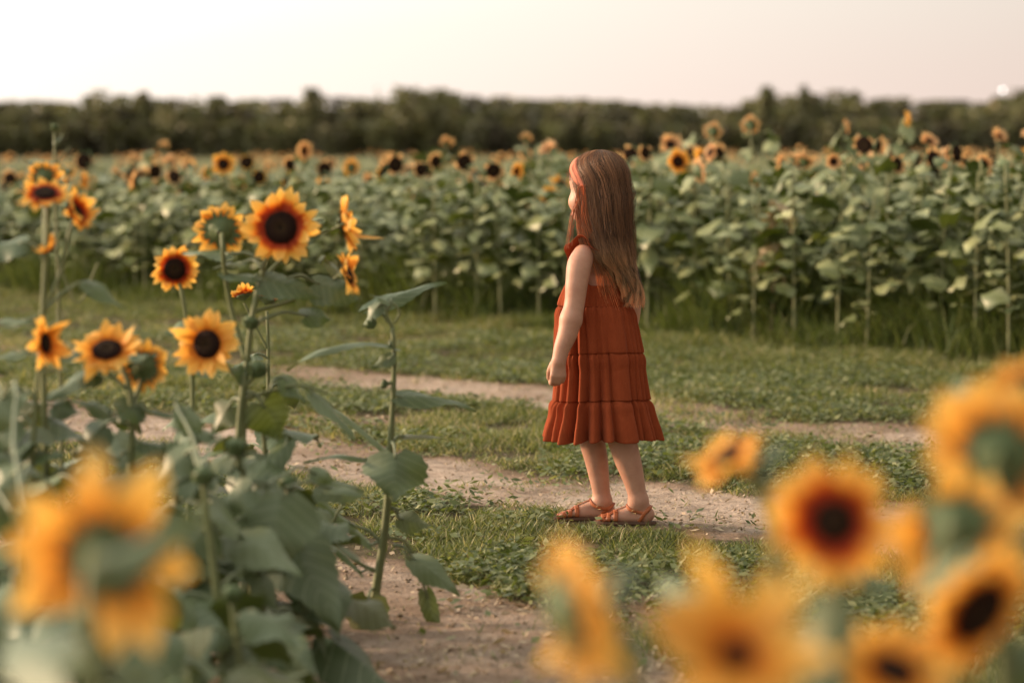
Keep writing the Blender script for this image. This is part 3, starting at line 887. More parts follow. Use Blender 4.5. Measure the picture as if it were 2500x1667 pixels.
BIG = np.cos(23 * thw + .8) * mod * (.8 + .4 * np.cos(3.0 * th + 4.9)) + .45 * BIG
ph2_ = 23 * thw + .8 + .9 * np.sin(2 * th + 1)
BIG2 = np.cos(ph2_) * (1.2 - .4 * mod) * (.85 + .3 * np.cos(2 * th + 3.3)) + .45 * sum(a * np.cos((k + 3) * thw + 2.1 * p) for k, p, a in big) / 2.2 + .35 * BIG
def fin(sd_): return sum(a * np.cos(k * thw * 1.0 + p * sd_) for k, p, a in fine) / 2.2
F1_, F2_, F3_ = fin(1), fin(2.3), fin(3.7)
rows = []; atr = []
def tier(z_top, z_bot, n, amp0, amp1, fine_, seam_first, bmix0, bmix1, dz_hem=0):
    for i in range(n):
        u = i / (n - 1); z = z_top + (z_bot - z_top) * u
        l, r = pz(z); cx = (l + r) / 2; rx = (r - l) / 2 - amp1 * .45
        pinch = -0.0035 * math.exp(-(u / .035) ** 2) * (1 if seam_first else 0) - 0.0015 * math.exp(-((1 - u) / .02) ** 2)
        puff = 0.004 * math.exp(-((u - .16) / .13) ** 2) * (1 if seam_first else 0)
        A_ = amp0 + (amp1 - amp0) * u ** 1.2
        bm = bmix0 + (bmix1 - bmix0) * u
        f_ = A_ * (BIG * (1 - bm) + BIG2 * bm) + fine_ * (math.exp(-u * 2.2) * min(1, u / .03 + .35)) * (F1_ if n == N1 else (F2_ if n == N2 else F3_)) + fine_ * .10 * F2_
        rr = rx + pinch + puff + f_
        dep = .84
        tb = (.2 + .4 * u) * (.5 if n == N1 else .9); th2 = th + tb * (1 - bm) / 23 * np.sin(23 * thw + .8) + tb * bm / 23 * np.sin(ph2_)
        X = cx + rr * np.cos(th2); Y = GY + rr * dep * np.sin(th2)
        Z = z + 0 * th - 0.004 * np.sin(2 * th + 1) * 1 + dz_hem * u * (BIG * .35)
        rows.append(np.stack([X, Y, Z], -1))
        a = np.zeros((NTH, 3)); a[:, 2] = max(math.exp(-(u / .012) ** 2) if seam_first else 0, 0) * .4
        atr.append(a)
N1, N2, N3 = 56, 54, 50
tier(zw, z2, N1, .0022, .0080, .0034, True, 0, .35)
tier(z2 - .0006, z3, N2, .0080, .0140, .0034, True, .35, .6)
tier(z3 - .0006, z4, N3, .0130, .0235, .0045, True, .6, .9, -.010)
# folded hem
last = rows[-1]; cxm = last[:, :2].mean(0)
inn = last.copy(); inn[:, :2] = cxm + (inn[:, :2] - cxm) * .975; inn[:, 2] += .001
inn2 = inn.copy(); inn2[:, 2] += .03; inn2[:, :2] = cxm + (inn2[:, :2] - cxm) * .985
low = (last + inn) / 2; low[:, 2] -= .0015
for r_ in (low, inn, inn2): rows.append(r_); atr.append(np.zeros((NTH, 3)))
dm = MB(); dm.grid(np.array(rows), np.array(atr), close=True)
dress = dm.build('dress', M['dress'], person, off=PO)
# bodice: from the waist seam up; high in front, low at the back
rows = []; atr = []
zf, zb = G(0, 628)[2], G(0, 694)[2]
NB = 40
l0, r0 = pz(zw)
ang = np.arctan2(np.sin(th) , np.cos(th))
dirs = np.stack([np.cos(th), np.sin(th) * .84], -1)
front = (dirs @ ft[:2])                              # 1 in front, -1 at the back
top = zb + (zf - zb) * sstep(-.25, .55, front)
for i in range(NB):
    u = i / (NB - 1)
    Z = zw + (top - zw) * u
    l, r = l0, r0
    cxw = (l + r) / 2; rw = (r - l) / 2 - .002
    # torso section higher up
    zz = (Z - zw) / (zf - zw)
    cxt = GX - .012
    fd = dirs @ ft[:2]; ld = dirs @ lt[:2]
    dn = np.sqrt(fd ** 2 + ld ** 2)
    rt = 1 / np.sqrt((fd / dn / .0755) ** 2 + (ld / dn / .083) ** 2)
    k = sstep(0, 1, zz) ** .8
    R_ = rw * (1 - k) + (rt / np.linalg.norm(dirs, axis=1)) * k
    R_ = R_ + .0012 * F3_ * (1 - u * .5) + .0035 * BIG * (1 - u) * .5 - .0015 + .002 * np.maximum(front, 0)
    cx = cxw * (1 - k) + cxt * k
    rows.append(np.stack([cx + R_ * dirs[:, 0], GY + R_ * dirs[:, 1], Z], -1))
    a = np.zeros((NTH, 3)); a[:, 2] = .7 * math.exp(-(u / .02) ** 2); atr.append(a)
tp = rows[-1]; ctr = np.array([GX - .012, GY, 0]); inn = tp.copy(); inn[:, :2] = ctr[:2] + (inn[:, :2] - ctr[:2]) * .96; rows.append(inn); atr.append(np.zeros((NTH, 3)))
bm_ = MB(); bm_.grid(np.array(rows), np.array(atr), close=True)
bm_.build('bodice', M['dress'], dress, off=PO)

def ribbon(mb, path, wdir, width, thick=.0015, n=30, wavy=0, freq=9, hug=None, a=(0, 0, 0)):
    sp = spline(path, n); m = len(sp)
    if hug is not None:
        sp = S.skin(sp, hug)
        for _ in range(2): sp[1:-1] = (sp[:-2] + 2 * sp[1:-1] + sp[2:]) / 4
    T = np.gradient(sp, axis=0); T /= np.linalg.norm(T, axis=1)[:, None]
    Wd = np.asarray(wdir, float); Wd = np.tile(Wd, (m, 1)) if Wd.ndim == 1 else np.stack([np.interp(np.linspace(0, 1, m), np.linspace(0, 1, len(Wd)), Wd[:, q]) for q in range(3)], -1)
    Wd = Wd - T * (Wd * T).sum(1)[:, None]; Wd /= np.linalg.norm(Wd, axis=1)[:, None]
    N = np.cross(T, Wd)
    w = np.broadcast_to(np.asarray(width, float), (m,)); 
    if wavy:
        ph = np.linspace(0, freq * 2 * np.pi, m)
    V = np.zeros((m, 8, 3))
    for j, (a_, b_) in enumerate([(-1, 1), (-.35, 1), (.35, 1), (1, 1), (1, -1), (.35, -1), (-.35, -1), (-1, -1)]):
        o_ = N * (b_ * thick * .5)
        if wavy: o_ = o_ + N * (wavy * ((a_ + 1) / 2) ** 1.3 * np.sin(ph + .5 * a_))[:, None]
        V[:, j] = sp + Wd * (a_ * w * .5)[:, None] + o_
    mb.grid(V, np.tile(np.array(a, float), (m * 8, 1)), close=True)
    # end caps
    b0 = mb.n - m * 8
    for k in (0, m - 1):
        i = b0 + k * 8
        mb.q.append(np.array([[i, i + 1, i + 6, i + 7], [i + 1, i + 2, i + 5, i + 6], [i + 2, i + 3, i + 4, i + 5]]))

# shoulder straps with ruffles, crossing to the back
shz = G(1412, 590)[2]
tcx = np.array([GX - .012, GY, 0])
for sg in (1, -1):
    side = lt * sg
    p_front = tcx + ft * .074 + side * .052 + UP * (zf - .012)
    p_f2 = tcx + ft * .052 + side * .058 + UP * (shz - .022)
    p_top = tcx + ft * .008 + side * .062 + UP * (shz - .004)
    p_b1 = tcx - ft * .046 + side * .048 + UP * (shz - .045)
    p_b2 = tcx - ft * .068 + side * .018 + UP * (shz - .095)
    p_b3 = tcx - ft * .074 - side * .030 + UP * (zb + .004)
    mb = MB()
    out_w = [side * 1 + ft * .1, side * 1, side * 1 + UP * .1, side * .9 - UP * .3, side * .8 - UP * .5, side * .8 - UP * .5]
    ribbon(mb, [p_front, p_f2, p_top, p_b1, p_b2, p_b3], out_w, .022, .003, 50)
    strap = mb.build('shoulder_strap', M['dress'], dress, off=PO)
    mb = MB()
    off_ = side * .026 + UP * .009
    rw_ = np.interp(np.linspace(0, 1, 90), [0, .15, .5, .85, 1], [.008, .036, .054, .034, .008])
    ribbon(mb, [p_front + off_ * .6, p_f2 + off_, p_top + off_ * 1.25, p_b1 + off_, p_b2 + off_ * .6], [side + UP * .5, side + UP * .55, side + UP * .45, side + UP * .1, side - UP * .3], rw_, .0012, 90, wavy=.0065, freq=4)
    mb.build('ruffle', M['dress'], strap, off=PO)

# ---- hair
def make_hair(name, root, mid, tip, tr=.30):
    m, t, b, o = mat_new(name)
    s = attr(t)
    r = rampn(t, [(0, root), (.55, mid), (.8, tuple((a + c) / 2 for a, c in zip(mid, tip))), (1, tip)], s.outputs[0])
    c = mix(t, s.outputs[2], mix(t, 1.0, r.outputs[0], (.40, .37, .35), 'MULTIPLY'), mix(t, 1.0, r.outputs[0], (3.2, 2.6, 2.1), 'MULTIPLY'))
    t.links.new(c, b.inputs['Base Color']); b.inputs['Roughness'].default_value = .38; b.inputs['Specular IOR Level'].default_value = .5
    translucent(t, b, o, mix(t, 1.0, c, (1.5, 1.12, .75), 'MULTIPLY'), tr)
    return m
M['hair'] = make_hair('hair brown', (0.150, 0.093, 0.056), (0.105, 0.063, 0.037), (0.47, 0.345, 0.215))
hk = [  # photo row, left px, right px, depth centre, yaw mix (0 head .. 1 torso), thickness ratio
    (443, 1411, 1537, -.004, 0), (480, 1408, 1544, -.010, .05), (520, 1408, 1543, -.016, .2), (560, 1411, 1545, -.024, .45), (590, 1420, 1546, -.032, .65),
    (620, 1452, 1549, -.040, .85), (660, 1474, 1552, -.046, 1), (700, 1486, 1555, -.050, 1), (735, 1492, 1553, -.050, 1), (765, 1496, 1548, -.050, 1)]
HZ = np.array([G(1500, k[0])[2] for k in hk])
HCX = np.array([(G(k[1], k[0])[0] + G(k[2], k[0])[0]) / 2 for k in hk]); HRX = np.array([(G(k[2], k[0])[0] - G(k[1], k[0])[0]) / 2 for k in hk])
HCY = np.array([GY + k[3] for k in hk]); HM = np.array([k[4] for k in hk])
ZC = HZ[0]; ZT = G(1458, 366)[2]
def env(z, ph, shrink=0.0):
    """hair surface: ph = azimuth from the facing direction, positive towards her left"""
    zc = np.minimum(z, ZC)
    rev = lambda A: np.interp(zc, HZ[::-1], A[::-1])
    cx, cy, rx, m = rev(HCX), rev(HCY), rev(HRX), rev(HM)
    cap = np.sqrt(np.clip(1 - (np.maximum(z - ZC, 0) / (ZT - ZC)) ** 2.1, 0, 1))
    # head section covers more than the seen hair (the face side), centre there on the head
    af = np.where(m < .5, .094, .094) * (1 - m) + .046 * m; al = .083 * (1 - m) + np.sqrt(np.maximum(rx ** 2 - (.046 * .88) ** 2, 1e-5)) / .47 * m
    al = np.minimum(al, .086)
    f = fh[None] * (1 - m)[:, None] + ft[None] * m[:, None]; f /= np.linalg.norm(f, axis=1)[:, None]
    l = np.stack([-f[:, 1], f[:, 0], 0 * m], -1)
    hx_ = hc[0] - fh[0] * .008; hy_ = hc[1] - fh[1] * .008
    # shift so that the right edge sits on the photographed outline
    ext = np.sqrt((af * f[:, 0]) ** 2 + (al * f[:, 1]) ** 2)
    cxx = (cx + rx) - ext; 
    cyy = cy
    kk = sstep(ZC - .02, ZC + .05, z)
    cxx = cxx * (1 - kk * 0) ; cxx = cxx + (hx_ - cxx) * kk; cyy = cyy + (hy_ - cyy) * kk
    s = cap - shrink / .09
    P_ = np.stack([cxx, cyy, z], -1) + f * (np.cos(ph) * af * s)[:, None] + l * (np.sin(ph) * al * s)[:, None]
    return P_
hr = np.random.default_rng(99)
hm = MB()
def kmap(ph0, z):
    k = .655 + .345 * sstep(ZC - .005, ZT - .008, z)
    return np.pi + (ph0 - np.pi) * k
def strand_block(n, rad, clumps, jit, flat_end, rmul=1.0, fly=0.0):
    NS = 22
    cl_ph = hr.random(clumps) * 2 * np.pi
    cl_in = hr.random(clumps); cl_end = hr.random(clumps); cl_w = hr.normal(0, 1, (clumps, 4)); cl_t = hr.random(clumps)
    for i in range(n):
        c = hr.integers(clumps)
        ph0 = np.clip(cl_ph[c] + hr.normal(0, .15), .12, 2 * np.pi - .12)
        inner = (cl_in[c] * .6 + hr.random() * .4)
        zs = ZT - (ZT - ZC) * (hr.random() ** 1.5) * .55 - .0003
        if hr.random() < .25: zs = ZT - .0005
        az = abs(ph0 - np.pi) / np.pi                      # 0 back .. 1 front
        zend = G(0, 753)[2] + .075 * az ** 1.2 * hr.random() + .10 * (1 - cl_end[c]) ** 1.6 * flat_end + abs(hr.normal(0, .012))
        if hr.random() < .12: zend += .08 * hr.random()
        u = np.linspace(0, 1, NS); z = zs + (zend - zs) * u ** 1.0
        # denser sampling over the crown
        z = zs - (zs - zend) * (u ** 1.35)
        ph = kmap(ph0, z)
        low = sstep(.90, .70, z)
        wave = (np.sin(z * 26 + cl_w[c, 0] * 3) * .12 + np.sin(z * 47 + cl_w[c, 1] * 3) * .06) * low * (.6 + abs(cl_w[c, 2]) * .6)
        pc = kmap(np.clip(cl_ph[c], .12, 6.16), z); ph = ph + (pc - ph) * .80 * low + wave * 1.8 + hr.normal(0, .035) * sstep(1.05, .8, z)
        # clumping towards the tips
        p = env(z, ph, 0.0) 
        pin = env(z, ph, .014)
        p = p + (pin - p) * (inner * sstep(ZT, ZC, z))[:, None]
        tipf = sstep(.80, .64, z)[:, None]
        oc = unit(p[NS // 2] - np.array([hc[0] + .03, hc[1] - .01, p[NS // 2][2]])); p = p + oc[None] * (.0065 * low * np.sin(z * 34 + cl_w[c, 0] * 5))[:, None]
        p = p + tipf * np.array([cl_w[c, 3] * .015 + .008 * (cl_w[c, 2] > 1), cl_w[c, 1] * .010, 0]) + tipf * hr.normal(0, .0035, 3)
        p += np.stack([np.sin(z * 60 + i), np.cos(z * 53 + i * 1.7), 0 * z], -1) * jit * sstep(1.1, .85, z)[:, None]
        if fly:
            d = unit(p[NS // 2] - np.array([hc[0], hc[1], p[NS // 2][2]]))
            p += d[None] * (fly * hr.random() * np.sin(u * 3.1 + .2))[:, None] + np.stack([np.sin(z * 30 + i), np.cos(z * 37 + i), 0 * z], -1) * fly * .3
        rr = rad * (1 - .75 * u ** 3) * rmul
        tt = np.clip((1.127 - z) / (1.127 - .655), 0, 1)
        a = np.stack([tt, u, np.full(NS, np.clip(.95 * cl_t[c] ** 1.3 + .5 * hr.random() ** 2 - .12, 0, 1))], -1)
        hm.tube(p, rr, 3, a, cap=False)
strand_block(5600, .00085, 72, .0014, 1.0)
strand_block(420, .00040, 90, .003, 1.0, fly=.016)
# hairline fuzz before the band
for i in range(170):
    al = hr.random() * math.pi
    r_ = hc + (math.cos(al) * lh * .070 + math.sin(al) * unit(fh * math.cos(.62) + UP * math.sin(.62)) * .088) + np.array([0, 0, .006])
    dn = unit(fh * .55 - UP * (.2 + .5 * hr.random()) + lh * math.cos(al) * .5 + hr.normal(0, .25, 3))
    back_ = -fh * .02 + UP * .008
    L_ = .010 + .016 * hr.random()
    hm.tube(spline([r_ + back_, r_ + fh * .004 + UP * .002, r_ + dn * L_ * .6 + fh * .004, r_ + dn * L_ - UP * .006], 8), .00055, 3, np.array([.2, .2, .4 + .6 * hr.random()]), cap=False)
# solid under-layer
zz = np.concatenate([ZT - .006 - (ZT - ZC - .006) * np.linspace(0, 1, 16) ** 2, np.linspace(ZC, .74, 22)[1:]])
rows = []
for z in zz:
    ph = np.linspace(0.15, 2 * np.pi - .15, 48)
    sh = .010 + .012 * float(sstep(.90, .72, z))
    rows.append(env(np.full(48, z), kmap(ph, np.full(48, z)), sh))
V = np.array(rows); hm.grid(V, np.tile(np.array([.25, .3, .12]), (V.shape[0] * 48, 1)))
hair = hm.build('hair', M['hair'], person, off=PO)
# wisps in front of the near shoulder and beside the cheek
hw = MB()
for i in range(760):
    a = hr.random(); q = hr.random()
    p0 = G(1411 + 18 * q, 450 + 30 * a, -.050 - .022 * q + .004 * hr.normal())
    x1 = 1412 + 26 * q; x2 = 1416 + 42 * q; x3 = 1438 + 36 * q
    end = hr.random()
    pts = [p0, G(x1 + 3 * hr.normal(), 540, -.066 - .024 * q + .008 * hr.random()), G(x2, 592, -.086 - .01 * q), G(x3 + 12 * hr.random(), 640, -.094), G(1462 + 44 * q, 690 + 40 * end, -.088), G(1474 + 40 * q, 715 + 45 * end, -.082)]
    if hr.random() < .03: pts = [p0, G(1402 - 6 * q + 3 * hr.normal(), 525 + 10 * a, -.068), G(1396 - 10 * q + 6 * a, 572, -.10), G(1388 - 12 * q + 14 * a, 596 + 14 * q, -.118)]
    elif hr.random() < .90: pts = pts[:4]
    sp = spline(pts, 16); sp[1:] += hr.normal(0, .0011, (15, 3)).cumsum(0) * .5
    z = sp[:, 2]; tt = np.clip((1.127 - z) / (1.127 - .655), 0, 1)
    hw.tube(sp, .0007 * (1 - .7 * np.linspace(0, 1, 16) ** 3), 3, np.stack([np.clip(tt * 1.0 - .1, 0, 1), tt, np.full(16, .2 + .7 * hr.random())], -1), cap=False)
M['hair_lit'] = make_hair('sunlit front hair', (0.30, 0.15, 0.075), (0.22, 0.125, 0.066), (0.50, 0.36, 0.22), .48)  # lighter copper: sunlight through the strands put into their colour
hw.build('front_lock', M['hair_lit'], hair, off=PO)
# padded headband
M['band'] = simple('headband coral', (0.62, 0.20, 0.12), .75, 120, .12, .2, .2)
ub = unit(fh * math.sin(math.radians(43)) + UP * math.cos(math.radians(43)))
bp = []; 
for al in np.linspace(math.radians(-16), math.radians(196), 40):
    bp.append(hc + [0, 0, .004] + math.cos(al) * lh * .0800 + math.sin(al) * ub * .0975)
mb = MB(); bp = np.array(bp)
nb = np.cross(lh, ub)
T = np.gradient(bp, axis=0); T /= np.linalg.norm(T, axis=1)[:, None]
O_ = np.cross(T, nb)
ang_ = np.linspace(0, 2 * np.pi, 14, endpoint=False)
wv_ = np.interp(np.linspace(0, 1, 40), [0, .15, .5, .85, 1], [.003, .0165, .0205, .0165, .003])
V = bp[:, None] + np.cos(ang_)[None, :, None] * nb * wv_[:, None, None] + np.sin(ang_)[None, :, None] * O_[:, None] * (wv_ * .46)[:, None, None]
mb.grid(V, np.zeros((40 * 14, 3)), close=True)
mb.build('headband', M['band'], person, off=PO)

# ---- sandals
M['leather'] = simple('tan leather', (0.40, 0.115, 0.040), .5, 40, .2, .4, .2)
M['sole'] = simple('dark sole', (0.10, 0.05, 0.03), .8, 40, .2)
M['buckle'] = simple('brass buckle', (0.4, 0.3, 0.15), .3); M['buckle'].node_tree.nodes['Principled BSDF'].inputs['Metallic'].default_value = .9
def fw(u): return np.interp(u, [-.02, 0, .05, .10, .135, .155, .168], [.012, .021, .021, .030, .028, .019, .004])
def fhgt(u): return np.interp(u, [0, .02, .055, .10, .135, .16], [.060, .066, .055, .037, .022, .014])
for f in feet:
    mb = MB(); us = np.linspace(-.022, .166, 26)
    secs = []
    for u in us:
        w = fw(u); secs.append([f.at(u, -w, -SOLE + .0003), f.at(u, -w * 1.03, -SOLE * .5), f.at(u, -w, .0015), f.at(u, w, .0015), f.at(u, w * 1.03, -SOLE * .5), f.at(u, w, -SOLE + .0003)])
    mb.grid(np.array(secs), np.zeros((26 * 6, 3)), close=True)
    b0 = mb.n - 26 * 6
    for k in (0, 25):
        i = b0 + 6 * k; mb.q.append(np.array([[i, i + 1, i + 4, i + 5], [i + 1, i + 2, i + 3, i + 4]]))
    sandal = mb.build('sandal', M['sole'], person, off=PO)
    # woven toe straps over the foot
    def over(ul, ur, width, lift=0.0):
        mb = MB(); pts = []; wd = []
        for q in np.linspace(0, 1, 15):
            a = math.pi * q; u = ul + (ur - ul) * q
            pts.append(f.at(u, -math.cos(a) * (fw(u) + .0015), max(0, math.sin(a)) ** .75 * (fhgt(u) - SOLE + .004) + lift)); wd.append(f.d + UP * .001)
        ribbon(mb, pts, wd, width, .0024, 30, hug=.0016 + lift); mb.build('strap', M['leather'], sandal, off=PO)
    over(.152, .152, .011); over(.137, .137, .011, .0004); over(.120, .120, .012, .0008); over(.100, .098, .013, .001)
    # lengthwise woven bands and the T bar
    for v_, u0, u1 in ((0, .072, .160), (.012, .095, .156), (-.012, .095, .156)):
        mb = MB(); pts = []
        for u in np.linspace(u0, u1, 9):
            hgt = fhgt(u) - SOLE + .0055
            pts.append(f.at(u, v_, hgt * math.sqrt(max(.1, 1 - (abs(v_) / fw(u)) ** 2))))
        pts.append(f.at(.168, v_ * .6, .003))
        ribbon(mb, pts, f.w, .0075, .002, 24, hug=.0022); mb.build('strap', M['leather'], sandal, off=PO)
    # ankle strap: round the heel and across the front of the ankle, and the slanting heel strap
    an = f.an
    def loop(c, rx_, ry_, z0, z1, width, a0=0, a1=2 * np.pi):
        mb = MB(); pts = []
        for a in np.linspace(a0, a1, 25):
            k = (1 - math.cos(a)) / 2               # 0 front, 1 back
            pts.append(np.array([c[0], c[1], 0]) + f.d * math.cos(a) * rx_ + f.w * math.sin(a) * ry_ + UP * (z0 + (z1 - z0) * k - .016 * abs(math.sin(a)) ** 1.5))
        ribbon(mb, pts, UP, width, .0024, 50, hug=.0016); mb.build('strap', M['leather'], sandal, off=PO)
    cc = an + f.d * .001
    loop(cc, .0335, .0305, .058, .050, .0095)
    for sv in (1, -1):
        mb = MB()
        ribbon(mb, [f.at(.030, sv * .022, -.002), f.at(.018, sv * .0245, .020), cc * [1, 1, 0] - f.d * .024 + f.w * sv * .0165 + UP * .045, cc * [1, 1, 0] - f.d * .0325 + f.w * sv * .003 + UP * .053], f.d * .8 + UP * .3, .010, .0024, 24, hug=.0024)
        mb.build('strap', M['leather'], sandal, off=PO)
    mb = MB(); ribbon(mb, [f.at(.072, 0, fhgt(.072) - SOLE + .005), cc * [1, 1, 0] + f.d * .034 + UP * .058], f.w, .0065, .002, 10, hug=.002); mb.build('strap', M['leather'], sandal, off=PO)
    mb = MB(); bc = cc * [1, 1, 0] + f.d * .012 - f.w * (-.0305 if (f.w[1] < 0) else .0305) + UP * .043
    mb.tube([bc + [-.006, 0, -.005], bc + [.006, 0, -.005], bc + [.006, 0, .005], bc + [-.006, 0, .005], bc + [-.006, 0, -.005]], .0010, 5)
    mb.build('buckle', M['buckle'], sandal, off=PO)

# ------------------------------------------------------------------ near sunflower plants
GS = 'sunflower plants growing between the camera and the girl'
def plant(name, bx, Y, label, cat='sunflower', group=GS):
    b = P(bx, 1400, Y); off = np.array([b[0], Y, float(gz(b[0], Y))])
    return empty(name, off, label, cat, group), off
STEMS = {}
def stem(root, off, paths, mat='stem'):
    """paths: list of (points [(px,py,Y)...], r0, r1); one mesh"""
    mb = MB()
    for pts, r0, r1 in paths:
        w = [P(*p) if len(p) == 3 else np.array(p[:3]) for p in pts]
        sp = spline(w, 26); STEMS.setdefault(root.name, sp); mb.tube(sp, np.linspace(r0, r1, 26), 8, (0, .5, .5))
    return mb.build('stem', M[mat], root, off=off)
CAMP = np.array([0, 0, CAMZ])
def put_leaf(root, off, b, t, wpx, Y, dY=0.0, roll=0, bend=.12, pet=None, mat='leaf', rng=R0, fold=.28, wave=.09, Yb=None):
    """b, t: photo pixels of the blade's base and tip; roll 0 = upper face up, 90 = upper face to the camera"""
    Yb = Y if Yb is None else Yb
    B = P(b[0], b[1], Yb); T_ = P(t[0], t[1], Y + dY)
    mb = MB()
    ax = unit(T_ - B); upn = UPV - ax * (ax @ UPV)
    cv = unit(CAMP - B); cn = cv - ax * (ax @ cv)
    a = math.radians(roll)
    if np.linalg.norm(upn) < .25: N = cn
    else: N = unit(unit(upn) * math.cos(a) + unit(cn) * math.sin(a))
    leaf(mb, B, T_, N, wpx * Y / F, bend, fold, wave, rng, nt=17)
    if pet is not None:
        p0 = P(pet[0], pet[1], pet[2] if len(pet) > 2 else Yb)
        mid = (p0 + B) / 2 + np.array([0, 0, .012])
        mb.tube(spline([p0, mid, B, B + ax * .012], 9), np.linspace(.0042, .0028, 9) , 6, (0.2, .03, .5))
    return mb.build('leaf', M[mat], root, off=off)
UPV = np.array([0, 0, 1.0])
def filler(root, off, path, n, size, rng, z0=.08, z1=.9, droop=.35):
    """extra leaves spiralling up a stem"""
    a = rng.random() * 6
    for k in range(n):
        u = (k + .5) / n; zt = z0 + (z1 - z0) * u
        i = int(np.argmin(np.abs(path[:, 2] - zt))); p = path[i]
        a += 2.4 + rng.normal(0, .3)
        d = np.array([math.cos(a), math.sin(a), 0]); L = size * (.8 + .4 * rng.random()) * (1 - .35 * u)
        pb = p + d * L * .45 + UPV * L * .18; tp = pb + d * L * .85 - UPV * L * (droop + .5 * rng.random())
        mb = MB(); leaf(mb, pb, tp, UPV + d * .3, L * (.75 + .2 * rng.random()), .08 + .16 * rng.random(), .28, .10, rng)
        mb.tube(spline([p, p + d * L * .22 + UPV * L * .14, pb, pb + unit(tp - pb) * .01], 8), .0032, 5, (0.2, .03, .5))
        mb.build('leaf', M['leaf' if rng.random() < .8 else 'leaf_olive'], root, off=off)
def bud(root, off, pos, nrm, r, rng):
    mb = MB(); th = np.linspace(0, 2 * np.pi, 12, endpoint=False)
    pr = [(0.1, -1), (.7, -.75), (1, -.2), (.95, .3), (.55, .7), (.05, .85)]
    mb.grid(np.array([[[math.cos(a) * q * r, math.sin(a) * q * r, z * r] for a in th] for q, z in pr]), np.tile(np.array([.5, .5, .5]), (72, 1)), close=True)
    for k in range(12):
        a = k / 12 * 6.283 + rng.normal(0, .15); tt = np.linspace(0, 1, 5); w = np.array([.3, .34, .26, .14, .02]) * r
        rr = r * (.9 + .45 * tt); z = r * (-.6 + 1.3 * tt + .3 * rng.random() * tt)
        V = np.stack([np.stack([rr * np.cos(a) - q * w * np.sin(a), rr * np.sin(a) + q * w * np.cos(a), z], -1) for q in (-1, 1)], 1)
        mb.grid(V, np.tile(np.array([.6, .5, .5]), (10, 1)))
    o = mb.build('flower_bud', M['calyx'], root); o.location = tuple(pos - off); o.rotation_euler = nrm_rot(nrm); return o
def hd(root, off, px, py, Y, Rpx, nrm, rng, **k):
    return head(root, P(px, py, Y), nrm, Rpx * Y / F, off, rng, **k)
rn = np.random.default_rng(77)
N_ = lambda *a: np.array(a, float)

# A: the tall plant with the big red-ringed bloom
Y = 5.45
A, o = plant('sunflower', 598, Y, 'tall sunflower left of the girl carrying the big red-ringed open bloom')
stem(A, o, [([(600, 1610, Y), (598, 1350, Y), (592, 1120, Y), (602, 900, Y), (622, 740, Y), (648, 640, Y + .02), (676, 575, Y + .05)], .011, .0055),
            ([(600, 880, Y), (566, 760, Y + .02), (548, 660, Y), (543, 600, Y - .02), (541, 570, Y)], .0065, .0045),
            ([(632, 700, Y), (660, 660, Y + .1), (740, 590, Y + .15), (812, 560, Y + .1), (840, 545, Y + .05)], .0045, .003),
            ([(622, 760, Y), (720, 730, Y + .1), (800, 690, Y + .15), (838, 665, Y + .1)], .0045, .003)])
hd(A, o, 686, 556, Y, 92, N_(-.06, -1, .10), rn, kind='red', disc=.44, cup=.16, droop=.06, n=16)
hd(A, o, 540, 562, Y + .05, 68, N_(.10, 1, .22), rn, kind='yellow', disc=.50, cup=.05, n=15)
hd(A, o, 842, 548, Y + .1, 72, N_(.97, -.12, .18), rn, disc=.4, cup=.45, n=14, miss=.25)
hd(A, o, 848, 668, Y + .1, 66, N_(.90, -.1, .42), rn, disc=.4, cup=.35, n=14, miss=.3)
for a in [((560, 620), (445, 620), 50, 0, .05, 20, .12, (642, 640)), ((622, 676), (528, 672), 44, 0, 0, 12, .05, (628, 690)), ((640, 684), (790, 730), 84, 0, .05, 58, .16, (630, 700)),
          ((770, 690), (880, 730), 105, .1, 0, 40, .1, (700, 680)), ((740, 590), (795, 535), 42, .1, .05, 30, .1, (700, 640)), ((800, 640), (865, 700), 60, .15, 0, 20, .1, (780, 640)),
          ((745, 770), (810, 780), 60, .1, .1, 50, .1, (640, 780)), ((780, 540), (720, 610), 40, .12, 0, 10, .2, (700, 620)), ((596, 640), (520, 655), 40, .05, 0, 10, .1, (640, 655))]:
    b, t, w, dy, dY, roll, bend, pt = a
    put_leaf(A, o, b, t, w, Y + dy, dY, roll, bend, (pt[0], pt[1], Y), rng=rn)
